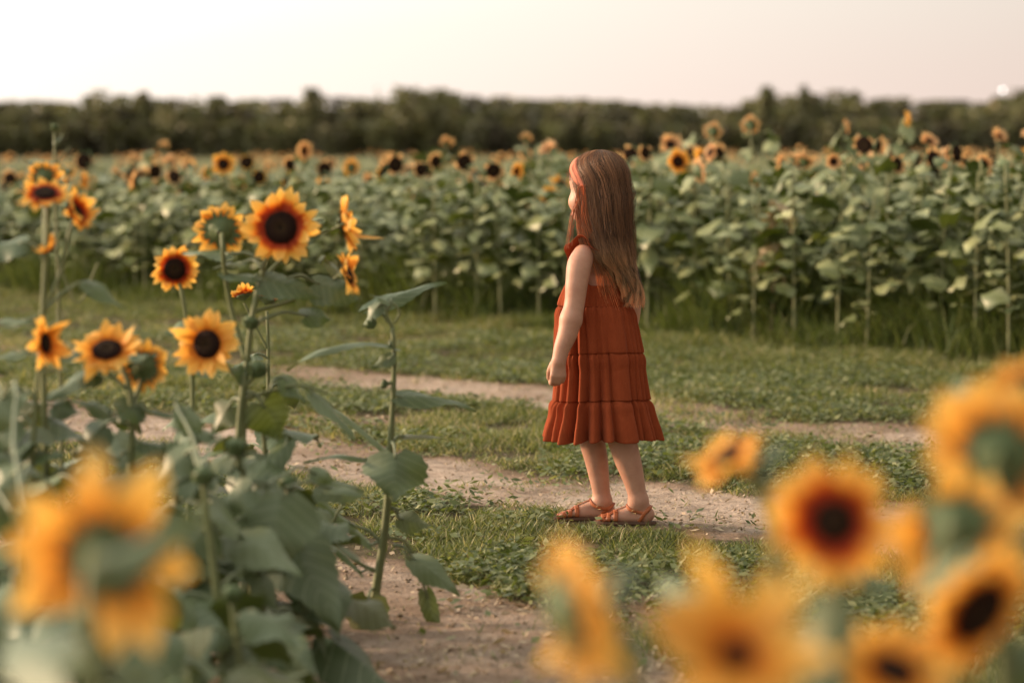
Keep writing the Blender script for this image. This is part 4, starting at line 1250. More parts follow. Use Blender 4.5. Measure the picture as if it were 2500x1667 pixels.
# C: plant of the yellow bloom at left centre, with buds
Y = 5.25
C_, o = plant('sunflower', 596, Y, 'sunflower with a round yellow dark-centred bloom at mid height, two green buds beside its stem')
stem(C_, o, [([(640, 1700, Y), (618, 1450, Y), (590, 1200, Y), (583, 1080, Y), (592, 960, Y), (598, 915, Y)], .011, .007),
             ([(590, 940, Y), (560, 900, Y), (520, 870, Y + .04)], .006, .0045), ([(592, 950, Y), (616, 925, Y), (626, 908, Y)], .005, .004),
             ([(592, 975, Y), (660, 955, Y + .02), (735, 940, Y), (800, 960, Y)], .005, .003)])
hd(C_, o, 506, 840, Y, 84, N_(-.28, -1, .12), rn, disc=.42, cup=.18, n=17)
bud(C_, o, P(627, 900, Y), N_(.2, -.2, 1), .022, rn); bud(C_, o, P(612, 786, Y + .2), N_(.2, -.2, 1), .018, rn)
for a in [((604, 918), (560, 900), 50, 0, -.02, 70, .1, (596, 925)), ((640, 985), (690, 1080), 120, 0, .03, 80, .05, (600, 960)), ((560, 990), (520, 1060), 90, .05, 0, 60, .1, (590, 980)),
          ((765, 965), (868, 1075), 46, 0, -.03, 25, .1, (735, 945)), ((690, 920), (745, 985), 70, .02, 0, 35, .12, (660, 950)), ((700, 1080), (600, 1240), 60, 0, -.1, 60, .1, (690, 1060)),
          ((620, 1130), (540, 1110), 50, .05, 0, 15, .1, (596, 1130)), ((690, 1215), (780, 1240), 55, 0, .05, 30, .08, (610, 1180))]:
    b, t, w, dy, dY, roll, bend, pt = a
    put_leaf(C_, o, b, t, w, Y + dy, dY, roll, bend, (pt[0], pt[1], Y), rng=rn, mat='leaf_olive' if t[0] in (690, 520) else 'leaf')
# slim sunflower with the small bloom
Y = 5.6
L_, o = plant('sunflower', 432, Y, 'slim sunflower with one small bloom facing the camera, left of the big bloom')
stem(L_, o, [([(470, 1560, Y), (460, 1200, Y), (470, 950, Y), (455, 780, Y), (440, 700, Y), (432, 672, Y + .02)], .008, .004)])
hd(L_, o, 426, 657, Y, 58, N_(.28, -1, .05), rn, kind='red', disc=.46, cup=.14, n=14, miss=.05)
for a in [((470, 790), (405, 815), 50, 0, 0, 20, .1, (458, 800)), ((475, 900), (540, 920), 56, 0, .05, 20, .12, (470, 880)), ((455, 1010), (395, 1050), 70, 0, 0, 20, .12, (466, 1000))]:
    b, t, w, dy, dY, roll, bend, pt = a
    put_leaf(L_, o, b, t, w, Y + dy, dY, roll, bend, (pt[0], pt[1], Y), rng=rn)
# two small orange blooms low behind
Y = 6.4
K_, o = plant('sunflower', 640, Y, 'sunflower with two small orange blooms turned away, seen low behind the big bloom')
stem(K_, o, [([(640, 1480, Y), (650, 1100, Y), (655, 850, Y), (652, 760, Y)], .008, .004), ([(652, 850, Y), (620, 790, Y), (596, 740, Y)], .004, .003)])
hd(K_, o, 652, 730, Y, 38, N_(.3, .3, 1), rn, kind='red', disc=.5, cup=.9, n=12, droop=-.1)
hd(K_, o, 594, 720, Y, 38, N_(-.3, .2, 1), rn, kind='red', disc=.5, cup=.9, n=12)
# D: tilted bloom + drooping bloom
Y = 4.95
D_, o = plant('sunflower', 330, Y, 'sunflower with a bloom tipped to the sky and a second one hanging behind it')
stem(D_, o, [([(345, 1760, Y), (330, 1400, Y), (318, 1180, Y), (322, 1050, Y), (318, 960, Y), (300, 900, Y + .02), (270, 880, Y + .04)], .011, .006),
             ([(320, 1000, Y), (345, 930, Y + .05), (355, 890, Y + .04)], .006, .0045)])
hd(D_, o, 262, 856, Y, 88, N_(.0, -.60, .80), rn, disc=.42, cup=.22, droop=.05, n=16, kind='yellow')
hd(D_, o, 350, 893, Y + .05, 66, N_(.12, .85, -.05), rn, disc=.46, cup=.1, n=14)
for a in [((230, 910), (100, 985), 84, 0, -.05, 30, .12, (310, 950)), ((320, 870), (385, 868), 50, -.05, 0, 20, .08, (345, 900)), ((330, 985), (290, 1030), 90, 0, -.04, 80, .08, (318, 975)),
          ((360, 1000), (470, 1030), 50, 0, .05, 15, .12, (322, 1000)), ((270, 1010), (175, 975), 60, .05, 0, 20, .12, (318, 1020)), ((250, 1040), (180, 1120), 90, 0, 0, 50, .1, (318, 1040)),
          ((345, 1080), (470, 1130), 70, 0, 0, 30, .15, (320, 1100)), ((290, 1120), (215, 1090), 50, 0, 0, 10, .15, (318, 1110)), ((400, 1130), (460, 1160), 60, -.05, -.1, 40, .1, (325, 1150))]:
    b, t, w, dy, dY, roll, bend, pt = a
    put_leaf(D_, o, b, t, w, Y + dy, dY, roll, bend, (pt[0], pt[1], Y), rng=rn)
# E: far left plant, flat bloom + edge-on blooms
Y = 4.85
E_, o = plant('sunflower', 112, Y, 'tall left-edge sunflower with a flat sky-facing bloom and a side-on one beside it')
stem(E_, o, [([(120, 1800, Y), (118, 1300, Y), (108, 1000, Y), (104, 800, Y), (112, 620, Y), (116, 520, Y), (112, 480, Y + .02)], .010, .005),
             ([(108, 760, Y), (150, 660, Y), (172, 560, Y), (182, 530, Y)], .005, .0035), ([(110, 640, Y), (108, 500, Y + .1), (112, 440, Y + .12)], .004, .003),
             ([(150, 660, Y), (138, 620, Y), (128, 606, Y)], .003, .0025)])
hd(E_, o, 110, 474, Y, 62, N_(.10, -.52, .85), rn, kind='red', disc=.44, cup=.15, n=15)
hd(E_, o, 108, 432, Y + .14, 46, N_(.0, .9, .25), rn, disc=.45, cup=.2, n=13, miss=.2)
hd(E_, o, 186, 520, Y, 62, N_(.80, -.28, .38), rn, kind='red', disc=.36, cup=.6, n=13, miss=.15)
hd(E_, o, 122, 604, Y, 40, N_(-.60, -.35, .62), rn, kind='yellow', disc=.3, cup=.75, n=11, miss=.2)
for a in [((140, 440), (60, 390), 50, .3, 0, 20, .1, (115, 520)), ((210, 690), (300, 755), 56, 0, 0, 45, .12, (108, 760)), ((60, 590), (-40, 620), 90, 0, 0, 30, .1, (110, 640)),
          ((70, 780), (-20, 790), 50, 0, 0, 20, .1, (105, 800)), ((150, 870), (205, 860), 50, .0, .05, 20, .1, (106, 880)), ((60, 860), (-30, 880), 50, 0, 0, 15, .1, (106, 880)),
          ((80, 1000), (40, 1040), 95, 0, 0, 75, .05, (108, 1000)), ((130, 990), (200, 1010), 70, .05, 0, 55, .1, (108, 1010)), ((90, 1110), (160, 1110), 60, -.1, 0, 20, .1, (112, 1120)),
          ((60, 1080), (-60, 1120), 120, -.1, 0, 50, .1, (112, 1120)), ((70, 1180), (0, 1260), 120, -.1, 0, 70, .1, (115, 1190))]:
    b, t, w, dy, dY, roll, bend, pt = a
    put_leaf(E_, o, b, t, w, Y + dy, dY, roll, bend, (pt[0], pt[1], Y), rng=rn, mat='leaf_olive' if b == (80, 1000) else 'leaf')
# E2: tall bare stalk
Y = 5.1
T_, o = plant('sunflower', 138, Y, 'thin bare stalk with a tiny closed bud reaching up in front of the woods')
stem(T_, o, [([(150, 1700, Y), (150, 1100, Y), (142, 700, Y), (134, 420, Y), (133, 325, Y)], .0065, .0025), ([(142, 640, Y), (190, 740, Y), (240, 640, Y)], .003, .002), ([(136, 400, Y), (160, 370, Y), (172, 360, Y)], .002, .001)], 'stem_tan')
bud(T_, o, P(133, 310, Y), N_(0, 0, 1), .008, rn)
put_leaf(T_, o, (145, 400), (60, 395), 14, Y, .05, 10, .1, (134, 420, Y), rng=rn); put_leaf(T_, o, (140, 350), (155, 325), 14, Y, 0, 30, .1, (134, 360, Y), rng=rn)
# E3: side-on bloom lower left
Y = 4.75
B_, o = plant('sunflower', 95, Y, 'sunflower at the left edge with a narrow side-on bloom below the flat one')
stem(B_, o, [([(60, 1800, Y), (70, 1300, Y), (86, 1000, Y), (95, 880, Y), (98, 845, Y)], .009, .004)])
hd(B_, o, 108, 838, Y, 74, N_(.92, -.32, .10), rn, disc=.34, cup=.42, n=12, miss=.2)
for a in [((60, 960), (-40, 990), 80, 0, 0, 30, .1, (85, 980)), ((110, 900), (170, 905), 46, 0, 0, 10, .1, (95, 900)), ((30, 1020), (-60, 1100), 130, 0, 0, 60, .1, (84, 1040)), ((40, 1200), (-50, 1300), 140, 0, 0, 70, .1, (72, 1250))]:
    b, t, w, dy, dY, roll, bend, pt = a
    put_leaf(B_, o, b, t, w, Y + dy, dY, roll, bend, (pt[0], pt[1], Y), rng=rn)
# B: the young plant beside the girl's left, no bloom yet
Y = 5.75
Bp, o = plant('sunflower', 930, Y, 'young bloomless sunflower standing closest to the girl, long curled leaves on a bare stem')
stem(Bp, o, [([(905, 1570, Y), (918, 1440, Y), (935, 1330, Y), (948, 1200, Y), (954, 1080, Y), (960, 960, Y), (962, 860, Y), (958, 800, Y)], .013, .005),
             ([(958, 800, Y), (945, 760, Y), (960, 742, Y), (975, 765, Y), (962, 790, Y)], .004, .0025), ([(960, 800, Y), (938, 775, Y), (925, 752, Y)], .003, .002),
             ([(960, 930, Y), (945, 938, Y), (940, 940, Y)], .004, .004), ([(948, 1150, Y), (968, 1170, Y + .02), (985, 1205, Y)], .004, .003),
             ([(940, 1310, Y), (985, 1320, Y), (1010, 1350, Y)], .004, .003), ([(930, 1400, Y), (870, 1370, Y), (800, 1300, Y), (755, 1235, Y)], .005, .003)])
bud(Bp, o, P(938, 938, Y), N_(-1, 0, .4), .010, rn); bud(Bp, o, P(905, 790, Y), N_(-.6, 0, 1), .014, rn)
for a in [((950, 843), (700, 905), 56, 0, -.15, 8, .22, (956, 845), 'leaf'), ((905, 750), (1090, 690), 54, .15, .2, 30, .08, (940, 770), 'leaf'), ((975, 968), (1165, 1003), 62, 0, .1, 38, .16, (958, 985), 'leaf'),
          ((965, 1108), (962, 1225), 165, -.06, -.06, 90, .06, (955, 1080), 'leaf'), ((958, 870), (905, 900), 40, -.03, 0, 60, .1, (960, 880), 'leaf'),
          ((940, 1100), (775, 975), 44, 0, .05, 12, .10, (952, 1110), 'leaf'), ((985, 1065), (1125, 1092), 30, .05, .2, 15, .12, (955, 1090), 'leaf_olive'),
          ((975, 1265), (1055, 1285), 66, 0, 0, 55, .05, (955, 1240), 'leaf_olive'), ((1010, 1362), (1122, 1455), 66, 0, -.05, 58, .16, (960, 1330), 'leaf'),
          ((1040, 1445), (1072, 1570), 46, 0, -.02, 75, .06, (985, 1345), 'leaf_olive'), ((905, 1330), (800, 1250), 40, 0, .05, 20, .1, (940, 1340), 'leaf'),
          ((880, 1395), (770, 1310), 42, .05, -.05, 25, .12, (925, 1400), 'leaf'), ((860, 1280), (745, 1185), 44, 0, -.03, 35, -.1, (935, 1330), 'leaf'), ((870, 1190), (700, 1240), 64, -.1, -.2, 55, .16, (800, 1300), 'leaf'),
          ((895, 1120), (740, 1130), 36, 0, -.1, 10, .15, (950, 1140), 'leaf'), ((900, 1460), (885, 1590), 110, -.1, 0, 85, .05, (915, 1440), 'leaf_olive'), ((890, 1470), (835, 1560), 80, .05, 0, 60, .1, (915, 1450), 'leaf_olive'),
          ((925, 745), (885, 800), 40, 0, 0, 60, .1, (945, 760), 'leaf'), ((955, 740), (900, 720), 24, 0, 0, 30, .1, (955, 745), 'leaf')]:
    b, t, w, dy, dY, roll, bend, pt, mt = a
    put_leaf(Bp, o, b, t, w, Y + dy, dY, roll, bend, (pt[0], pt[1], Y), rng=rn, mat=mt)
# lower leafy plants without visible blooms
lv = [
 ('leafy bloomless sunflower stalk with a very large drooping pointed leaf', 640, 4.75, [(642, 1900), (640, 1600), (630, 1350), (600, 1180), (575, 1090)],
  [((690, 1205), (645, 1405), 215, .0, -.1, 78, .05, (600, 1180)), ((700, 1310), (832, 1540), 190, .1, -.1, 62, .10, (640, 1320)), ((560, 1300), (735, 1408), 130, -.1, -.1, 45, .18, (610, 1260)),
   ((730, 1420), (800, 1620), 44, .1, 0, 60, .1, (640, 1400)), ((640, 1120), (560, 1150), 70, 0, 0, 30, .12, (585, 1120)), ((560, 1110), (490, 1165), 80, 0, 0, 40, .12, (580, 1120)),
   ((690, 1270), (790, 1330), 70, .2, 0, 40, .1, (630, 1290)), ((830, 1330), (910, 1400), 50, .3, .1, 25, .1, (700, 1350)), ((760, 1150), (820, 1180), 46, .3, 0, 70, .1, (640, 1190)),
   ((800, 1190), (900, 1215), 40, .3, 0, 30, .14, (700, 1190)), ((610, 1190), (530, 1250), 100, -.1, 0, 50, .1, (600, 1230))]),
 ('leafy sunflower stalk at the bottom left with broad dull green leaves', 520, 4.45, [(560, 2000), (550, 1700), (530, 1450), (505, 1250), (495, 1160)],
  [((640, 1540), (780, 1655), 135, .1, -.1, 55, .14, (560, 1540)), ((560, 1460), (520, 1600), 160, 0, -.1, 75, .08, (535, 1440)), ((620, 1390), (680, 1500), 70, .2, 0, 55, .1, (540, 1430)),
   ((470, 1160), (380, 1210), 100, .1, 0, 45, .12, (500, 1200)), ((520, 1060), (420, 1050), 66, .3, 0, 20, .1, (498, 1160)), ((460, 1100), (380, 1190), 90, .1, 0, 55, .1, (500, 1190)),
   ((450, 1450), (400, 1560), 130, 0, -.1, 65, .1, (530, 1480)), ((580, 1600), (640, 1700), 120, 0, 0, 60, .1, (552, 1600)), ((440, 1000), (500, 1080), 60, .3, 0, 60, .1, (498, 1160)),
   ((500, 1290), (430, 1390), 120, .1, 0, 60, .1, (510, 1300)), ((480, 1560), (420, 1650), 120, -.1, 0, 60, .1, (545, 1570))]),
 ('leafy sunflower stalk in the bottom left corner with wide grey-green leaves', 60, 3.9, [(90, 2200), (80, 1800), (60, 1500), (50, 1330), (60, 1260)],
  [((30, 1420), (60, 1560), 190, 0, -.1, 65, .1, (55, 1400)), ((100, 1300), (200, 1400), 130, .2, 0, 45, .1, (55, 1340)), ((150, 1500), (90, 1640), 170, .1, 0, 60, .1, (62, 1500)),
   ((-20, 1200), (-60, 1350), 150, .1, 0, 60, .1, (55, 1300)), ((220, 1560), (330, 1640), 130, .2, 0, 45, .1, (70, 1560)), ((40, 1150), (-30, 1210), 100, .4, 0, 50, .1, (60, 1260)),
   ((10, 960), (-60, 1080), 130, .5, 0, 60, .1, (60, 1260)), ((330, 1500), (380, 1620), 120, .3, 0, 60, .1, (80, 1560))])]
for lb, bx, Y, pth, leaves in lv:
    r, o = plant('sunflower', bx, Y, lb)
    stem(r, o, [([(x_, y_, Y) for x_, y_ in pth], .012, .006)])
    for b, t, w, dy, dY, roll, bend, pt in leaves:
        put_leaf(r, o, b, t, w, Y + dy, dY, roll, bend, (pt[0], pt[1], Y), rng=rn, wave=.10)
    top = P(pth[-1][0], pth[-1][1], Y); bud(r, o, top, N_(.1, -.2, 1), .020, rn)
for r_, n_, sz_, za, zb_ in ((A, 7, .17, .05, .45), (C_, 9, .19, .05, .5), (L_, 6, .15, .05, .5), (K_, 6, .15, .1, .6), (D_, 10, .19, .05, .5), (E_, 9, .18, .05, .6), (B_, 7, .18, .05, .5), (T_, 3, .12, .1, .5), (Bp, 0, .1, 0, 1)):
    if n_:
        pp = STEMS[r_.name]; filler(r_, np.array(r_.location), pp[np.argsort(pp[:, 2])], n_, sz_, rn, za, zb_)
# more bloomless stalks that fill the lower left
for bx, Y, hz, lb in ((700, 5.0, .42, 'short bloomless sunflower stalk right behind the huge pointed leaf'), (420, 4.9, .5, 'short bloomless sunflower stalk between the slim plant and the tipped bloom'),
                      (200, 4.5, .5, 'short bloomless sunflower stalk below the tipped bloom at left'), (300, 3.9, .42, 'short bloomless sunflower stalk just behind the very blurred lower-left bloom'),
                      (560, 4.15, .34, 'low bloomless sunflower stalk at the bottom edge below the pointed leaf'), (-40, 4.4, .6, 'bloomless sunflower stalk half out of frame at the left edge'), (420, 3.6, .30, 'low bloomless sunflower stalk in the bottom edge near the left corner'),
                      (640, 5.5, .52, 'bloomless sunflower stalk behind the main stem of the tallest plant'), (250, 5.2, .55, 'bloomless sunflower stalk behind the tipped bloom\'s stem'),
                      (480, 4.6, .46, 'bloomless sunflower stalk in front of the slim plant\'s foot'), (40, 4.9, .62, 'bloomless sunflower stalk behind the narrow side-on bloom at the left edge')):
    b = P(bx, 1300, Y); off = np.array([b[0], Y, float(gz(b[0], Y))]); r = empty('sunflower', off, lb, 'sunflower', GS)
    sp = spline([off, off + [.02, 0, hz * .5], off + [.0, .02, hz]], 20); mb = MB(); mb.tube(sp, np.linspace(.010, .005, 20), 8, (0, .5, .5)); mb.build('stem', M['stem'], r, off=off)
    filler(r, off, sp, 11, .19, rn, .06, hz, .3); bud(r, off, sp[-1] + [0, 0, .01], N_(.1, -.3, 1), .018, rn)
# very near blooms, far out of focus
VN = [  # label, [(px,py,Y,R,n,kw)...], stem path px, extra leaves
 ('large very blurred sunflower close to the camera at the lower left, seen from behind', [(262, 1360, 2.5, 205, N_(.12, .95, .30), dict(disc=.34, cup=.05, droop=.1, n=12, miss=.12, kind='yellow'))],
  [(225, 1340, 2.46), (215, 1450, 2.42), (240, 1700, 2.42), (250, 2400, 2.45)],
  [((250, 1375), (520, 1215), 95, -.10, .1, 25, -.14, (232, 1400, 2.44)), ((150, 1640), (20, 1560), 200, 0, .3, 60, .1, (240, 1700, 2.42)), ((300, 1650), (420, 1760), 200, 0, 0, 60, .1, (240, 1700, 2.42))]),
 ('blurred sunflower tipped to the left, just right of the girl\'s sandals', [(1778, 1118, 3.45, 88, N_(-.62, -.28, .68), dict(disc=.44, cup=.25, n=15))],
  [(1822, 1150, 3.46), (1850, 1185, 3.46), (1900, 1400, 3.46), (1920, 2200, 3.46)],
  [((1850, 1130), (1935, 1095), 46, 0, .1, 25, .1, (1850, 1180, 3.46)), ((1860, 1170), (1925, 1180), 50, 0, .0, 30, .12, (1855, 1200, 3.46))]),
 ('blurred sunflower facing the camera with a wide red ring round its dark disc', [(2036, 1272, 2.75, 140, N_(-.10, -1, .12), dict(disc=.34, cup=.15, n=17, kind='red'))],
  [(2036, 1285, 2.80), (2040, 1400, 2.83), (2060, 1700, 2.82), (2070, 2400, 2.8)], [((1990, 1560), (1950, 1700), 150, 0, 0, 60, .1, (2055, 1640, 2.82)), ((2100, 1420), (2190, 1440), 90, .1, 0, 35, .1, (2045, 1450, 2.83))]),
 ('blurred sunflower seen from behind at the right edge, green cup uppermost', [(2438, 1110, 2.85, 165, N_(.04, .92, -.10), dict(disc=.36, cup=.10, n=13)), (2510, 950, 3.0, 90, N_(-.2, -.6, .5), dict(disc=.4, n=14))],
  [(2430, 1130, 2.82), (2412, 1200, 2.80), (2440, 1500, 2.80), (2460, 2400, 2.8)], [((2390, 1000), (2330, 930), 110, .3, .1, 20, .1, (2420, 1160, 2.82)), ((2480, 1330), (2520, 1430), 150, 0, 0, 60, .1, (2430, 1400, 2.8))]),
 ('blurred sunflower with its green back towards the camera between the two at the lower right', [(2330, 1290, 2.7, 150, N_(.12, .90, -.25), dict(disc=.38, cup=.0, n=12, miss=.2))],
  [(2325, 1280, 2.66), (2300, 1330, 2.64), (2320, 1600, 2.64), (2340, 2400, 2.64)], [((2330, 1215), (2240, 1160), 80, .1, 0, 20, .1, (2310, 1300, 2.66)), ((2360, 1400), (2440, 1330), 70, -.05, 0, 25, .1, (2318, 1440, 2.64))]),
 ('blurred dark-centred sunflower looking down in the lower right corner', [(2385, 1490, 2.5, 150, N_(.45, -.75, -.35), dict(disc=.5, cup=.12, n=15, kind='yellow')), (2275, 1410, 2.75, 70, N_(-.5, -.6, .5), dict(disc=.35, cup=.5, n=12))],
  [(2350, 1440, 2.52), (2300, 1400, 2.56), (2270, 1600, 2.58), (2280, 2400, 2.58)], [((2250, 1440), (2390, 1330), 90, -.05, 0, 30, .1, (2280, 1500, 2.56)), ((2470, 1600), (2560, 1680), 160, .2, 0, 60, .1, (2300, 1640, 2.56))]),
 ('blurred sunflower turned side-on at the bottom centre, a tall streak of yellow petals', [(1392, 1490, 2.35, 170, N_(.90, .30, .18), dict(disc=.42, cup=.12, n=15, kind='yellow'))],
  [(1420, 1480, 2.36), (1470, 1470, 2.38), (1520, 1650, 2.4), (1530, 2500, 2.4)], [((1510, 1560), (1590, 1650), 150, .1, 0, 50, .1, (1520, 1640, 2.4)), ((1480, 1440), (1560, 1390), 80, .1, .1, 20, .1, (1500, 1540, 2.4))]),
 ('very blurred pale yellow sunflower with a rusty centre at the bottom edge', [(1800, 1600, 2.3, 190, N_(.0, -.72, .62), dict(disc=.17, cup=.35, n=14, kind='yellow', miss=.1))],
  [(1800, 1620, 2.33), (1810, 1720, 2.36), (1830, 2500, 2.36)], [((1720, 1480), (1600, 1420), 90, .3, .1, 30, .1, (1800, 1700, 2.36)), ((1900, 1520), (1990, 1560), 150, .1, 0, 50, .1, (1810, 1760, 2.36))]),
 ('very blurred small sunflower between the pale yellow one and the corner plants', [(1960, 1460, 2.5, 0, N_(0, 0, 1), None), (2180, 1640, 2.45, 130, N_(.2, -.5, .8), dict(disc=.4, cup=.3, n=14))],
  [(2180, 1650, 2.47), (2160, 1760, 2.48), (2150, 2500, 2.48)], [((2040, 1480), (1970, 1640), 130, -.05, 0, 75, .05, (2150, 1800, 2.48)), ((2080, 1580), (2000, 1690), 140, 0, 0, 60, .1, (2150, 1800, 2.48))]),
]
NK = .80
for lb, heads_, pth, leaves in VN:
    heads_ = [(a, b, c * NK, d, n_, k) for a, b, c, d, n_, k in heads_]; pth = [(a, b, c * NK) for a, b, c in pth]
    leaves = [(b, t, w_, dy, dY, r_, be, (pt[0], pt[1], pt[2] * NK)) for b, t, w_, dy, dY, r_, be, pt in leaves]
    r, o = plant('sunflower', pth[-1][0], pth[-1][2], lb, group='out-of-focus sunflowers close to the camera')
    p_ = list(pth)
    mb = MB(); w = [P(*q) for q in p_]; w[-1][2] = 0.0; w[-1][0] = w[-2][0] + .02; 
    sp = spline(w, 26); mb.tube(sp, np.linspace(.0065, .011, 26), 8, (0, .5, .5)); mb.build('stem', M['stem'], r, off=o)
    for hx0, hy0, hY, hR, hn_, kw in heads_:
        if kw is None: continue
        hd(r, o, hx0, hy0, hY, hR * 1.17, hn_, rn, **kw)
        if len(heads_) > 1 and hd is not None and (hx0, hy0) != (heads_[0][0], heads_[0][1]):
            m2 = MB(); a0 = P(hx0, hy0, hY + .01); a1 = sp[5]; m2.tube(spline([a0, (a0 + a1) / 2 - [0, 0, .03], a1], 10), .0045, 6, (0, .5, .5)); m2.build('stem', M['stem'], r, off=o)
    for b, t, wp, dy, dY, roll, bend, pt in leaves:
        put_leaf(r, o, b, t, wp, pt[2] + dy, dY, roll, bend, pt, rng=rn)
    filler(r, o, sp[::-1], 7, .17, rn, .10, .56)

# ------------------------------------------------------------------ the sunflower field
fr = np.random.default_rng(404)
def field_foliage(mb, h, rng, nleaf=15, size=.17, nt=7, lowbare=.28, top_stem=None):
    a = rng.random() * 6
    for k in range(nleaf):
        u = (k + rng.random() * .6) / nleaf; z = h * (lowbare + (.97 - lowbare) * u)
        a += 2.4 + rng.normal(0, .35); d = np.array([math.cos(a), math.sin(a), 0])
        L = size * (.75 + .5 * rng.random()) * (1.0 - .55 * abs(u - .45) ** 1.3)
        x0 = np.array([0, 0, z]); pb = x0 + d * L * .5 + UPV * L * .2; L2 = L * (.6 + .6 * rng.random()); tp = pb + d * L2 * (.45 + .5 * rng.random()) - UPV * L2 * (-.15 + .95 * rng.random() ** 1.3)
        leaf(mb, pb, tp, UPV + d * .25 + rng.normal(0, .25, 3), L * (.6 + .45 * rng.random()), .05 + .2 * rng.random(), .25, .10, rng, nt=nt, teeth=0, lobe=.12)
        mb.tube([x0, x0 + d * L * .25 + UPV * L * .15, pb], .003, 3, (0.2, .5, .6), cap=False)
protos = []
kinds = ['dark disc', 'fresh', 'withered', 'away', 'side', 'leafy', 'peach', 'bud']
for i in range(16):
    kd = kinds[i % 8]
    h = 1.0 + .05 * fr.normal()
    m_st = MB(); lean = fr.normal(0, .04, 2)
    top = np.array([lean[0], lean[1], h])
    m_st.tube(spline([(0, 0, -.01), (lean[0] * .3, lean[1] * .3, h * .5), top], 9), np.linspace(.011, .006, 9), 6, (0, .5, .5))
    fo = MB(); field_foliage(fo, h, fr, 21 + int(fr.integers(7)), size=.180, lowbare=.20 + .12 * fr.random())
    me_s = m_st.mesh('stem', M['stem_tan']); me_f = fo.mesh('foliage', M['leaf_field'])
    hdm = None
    if kd != 'leafy':
        R = {'dark disc': .066, 'fresh': .088, 'withered': .076, 'away': .080, 'side': .085, 'peach': .075, 'bud': .05}[kd] * (.92 + .16 * fr.random())
        dsc = {'dark disc': .80, 'fresh': .50, 'withered': .66, 'away': .5, 'side': .48, 'peach': .42, 'bud': .5}[kd]
        rd = R * dsc
        me_c = calyx_mb(rd, R, fr, 12, 12).mesh('flower_head', M['calyx'])
        me_p = petals_mb(R, rd, 15, fr, .25 if kd != 'withered' else .55, .0, .2, {'dark disc': .55, 'withered': .35, 'bud': .0}.get(kd, .05), 1 if kd in ('dark disc', 'withered') else 2, 4).mesh('petals', M['petal_peach'] if kd in ('peach', 'withered', 'bud') or i % 3 == 0 else M['petal'])
        me_d = disc_mb(rd, .2, 14, 5, fr).mesh('seed_disc', M['disc'])
        hdm = (me_c, me_p, me_d)
    protos.append((kd, h, me_s, me_f, hdm, top))
HND = {(545, 400): 'the full yellow ring', (453, 468): 'the lowest black disc', (742, 368): 'the raised side-on bloom', (965, 405): 'the slanting yellow-rimmed disc', (1133, 400): 'the disc nearest her head',
       (1283, 487): 'the ragged bloom by her face', (1655, 396): 'the large yellow ring right of her', (1740, 325): 'the stacked orange blooms', (1832, 308): 'the high woods-backed bloom', (1840, 445): 'the dried brown plant',
       (2035, 395): 'the small round pale bloom', (2190, 400): 'the orange-sided black disc', (2280, 430): 'the largest bare black disc', (2335, 378): 'the side-on grey disc', (2400, 408): 'the yellow-crowned grey disc', (2213, 292): 'the highest yellow bloom',
       (205, 395): 'the olive disc at far left', (327, 430): 'the yellow-tufted black disc', (400, 363): 'the lone small orange bloom', (2440, 340): 'the far right peach bloom'}
HND2 = {'dark disc': 'black-disc bloom', 'fresh': 'full yellow bloom', 'withered': 'ragged peach bloom', 'away': 'turned-away bloom', 'side': 'side-on bloom', 'peach': 'small peach bloom', 'bud': 'half-open bloom', 'leafy': 'leafy bloomless plant'}
def auto_label(kd, x, y):
    px = 1250 + x / y * F; s = x + y
    row = 'in the front row' if s < 15.7 else ('in the second row' if s < 16.3 else ('in the third row' if s < 16.9 else ('in middle rows' if s < 18.5 else 'in rear rows')))
    k = min(HND, key=lambda q: abs(q[0] - px)); d = px - k[0]
    side = 'in line with' if abs(d) < 22 else ('left of' if d < 0 else 'right of')
    lab = '%s %s %s %s' % (HND2[kd], row, side, HND[k].replace(' right of her', ''))
    return lab
LBL = {'dark disc': 'field sunflower in the rows whose bloom has shed most petals round a black disc',
       'fresh': 'field sunflower in the rows with a full ring of yellow petals',
       'withered': 'field sunflower in the rows with a ragged peach-coloured ring of withering petals',
       'away': 'field sunflower in the rows with its bloom turned away from the camera',
       'side': 'field sunflower in the rows whose bloom is seen side-on',
       'peach': 'field sunflower in the rows with a small peach bloom held above the leaves',
       'bud': 'field sunflower in the rows with a small half-open bloom',
       'leafy': 'leafy field plant in the rows with no bloom to be seen'}
GF = 'sunflower plants in the rows of the field'
def dirn(kd, rng):
    if kd == 'away': a = math.radians(90 + rng.normal(0, 40)); el = .35
    elif kd == 'side': a = math.radians((180 if rng.random() < .5 else 0) + rng.normal(0, 20)); el = .15
    elif kd in ('peach', 'bud'): a = rng.random() * 6.28; el = 1.3
    else: a = math.radians(-90 + rng.normal(22, 42)); el = -.05 + .22 * rng.normal()
    return np.array([math.cos(a), math.sin(a), el])
def field_plant(pi, x, y, rot, sc, label=None, nrm=None, hpos=None, hsc=1.0, group=GF):
    kd, h, ms, mf, hdm, top = protos[pi]
    z = float(gz(x, y))
    r = empty('field_sunflower', (x, y, z), label or LBL[kd], 'sunflower', group)
    for nm, me in (('stem', ms), ('foliage', mf)):
        c = link(nm, me, r); c.rotation_euler = (0, 0, rot); c.scale = (sc, sc, sc) if nm == 'stem' else (1, 1, sc)
    if hdm:
        nrm = dirn(kd, fr) if nrm is None else nrm
        nrm = unit(nrm)
        tpw = np.array([top[0] * math.cos(rot) - top[1] * math.sin(rot), top[0] * math.sin(rot) + top[1] * math.cos(rot), h]) * sc
        pos = tpw + nrm * .03
        c = link('flower_head', hdm[0], r); c.location = tuple(pos); c.rotation_euler = nrm_rot(nrm, fr.random() * 6); c.scale = (hsc,) * 3
        link('petals', hdm[1], c); link('seed_disc', hdm[2], c)
    return r
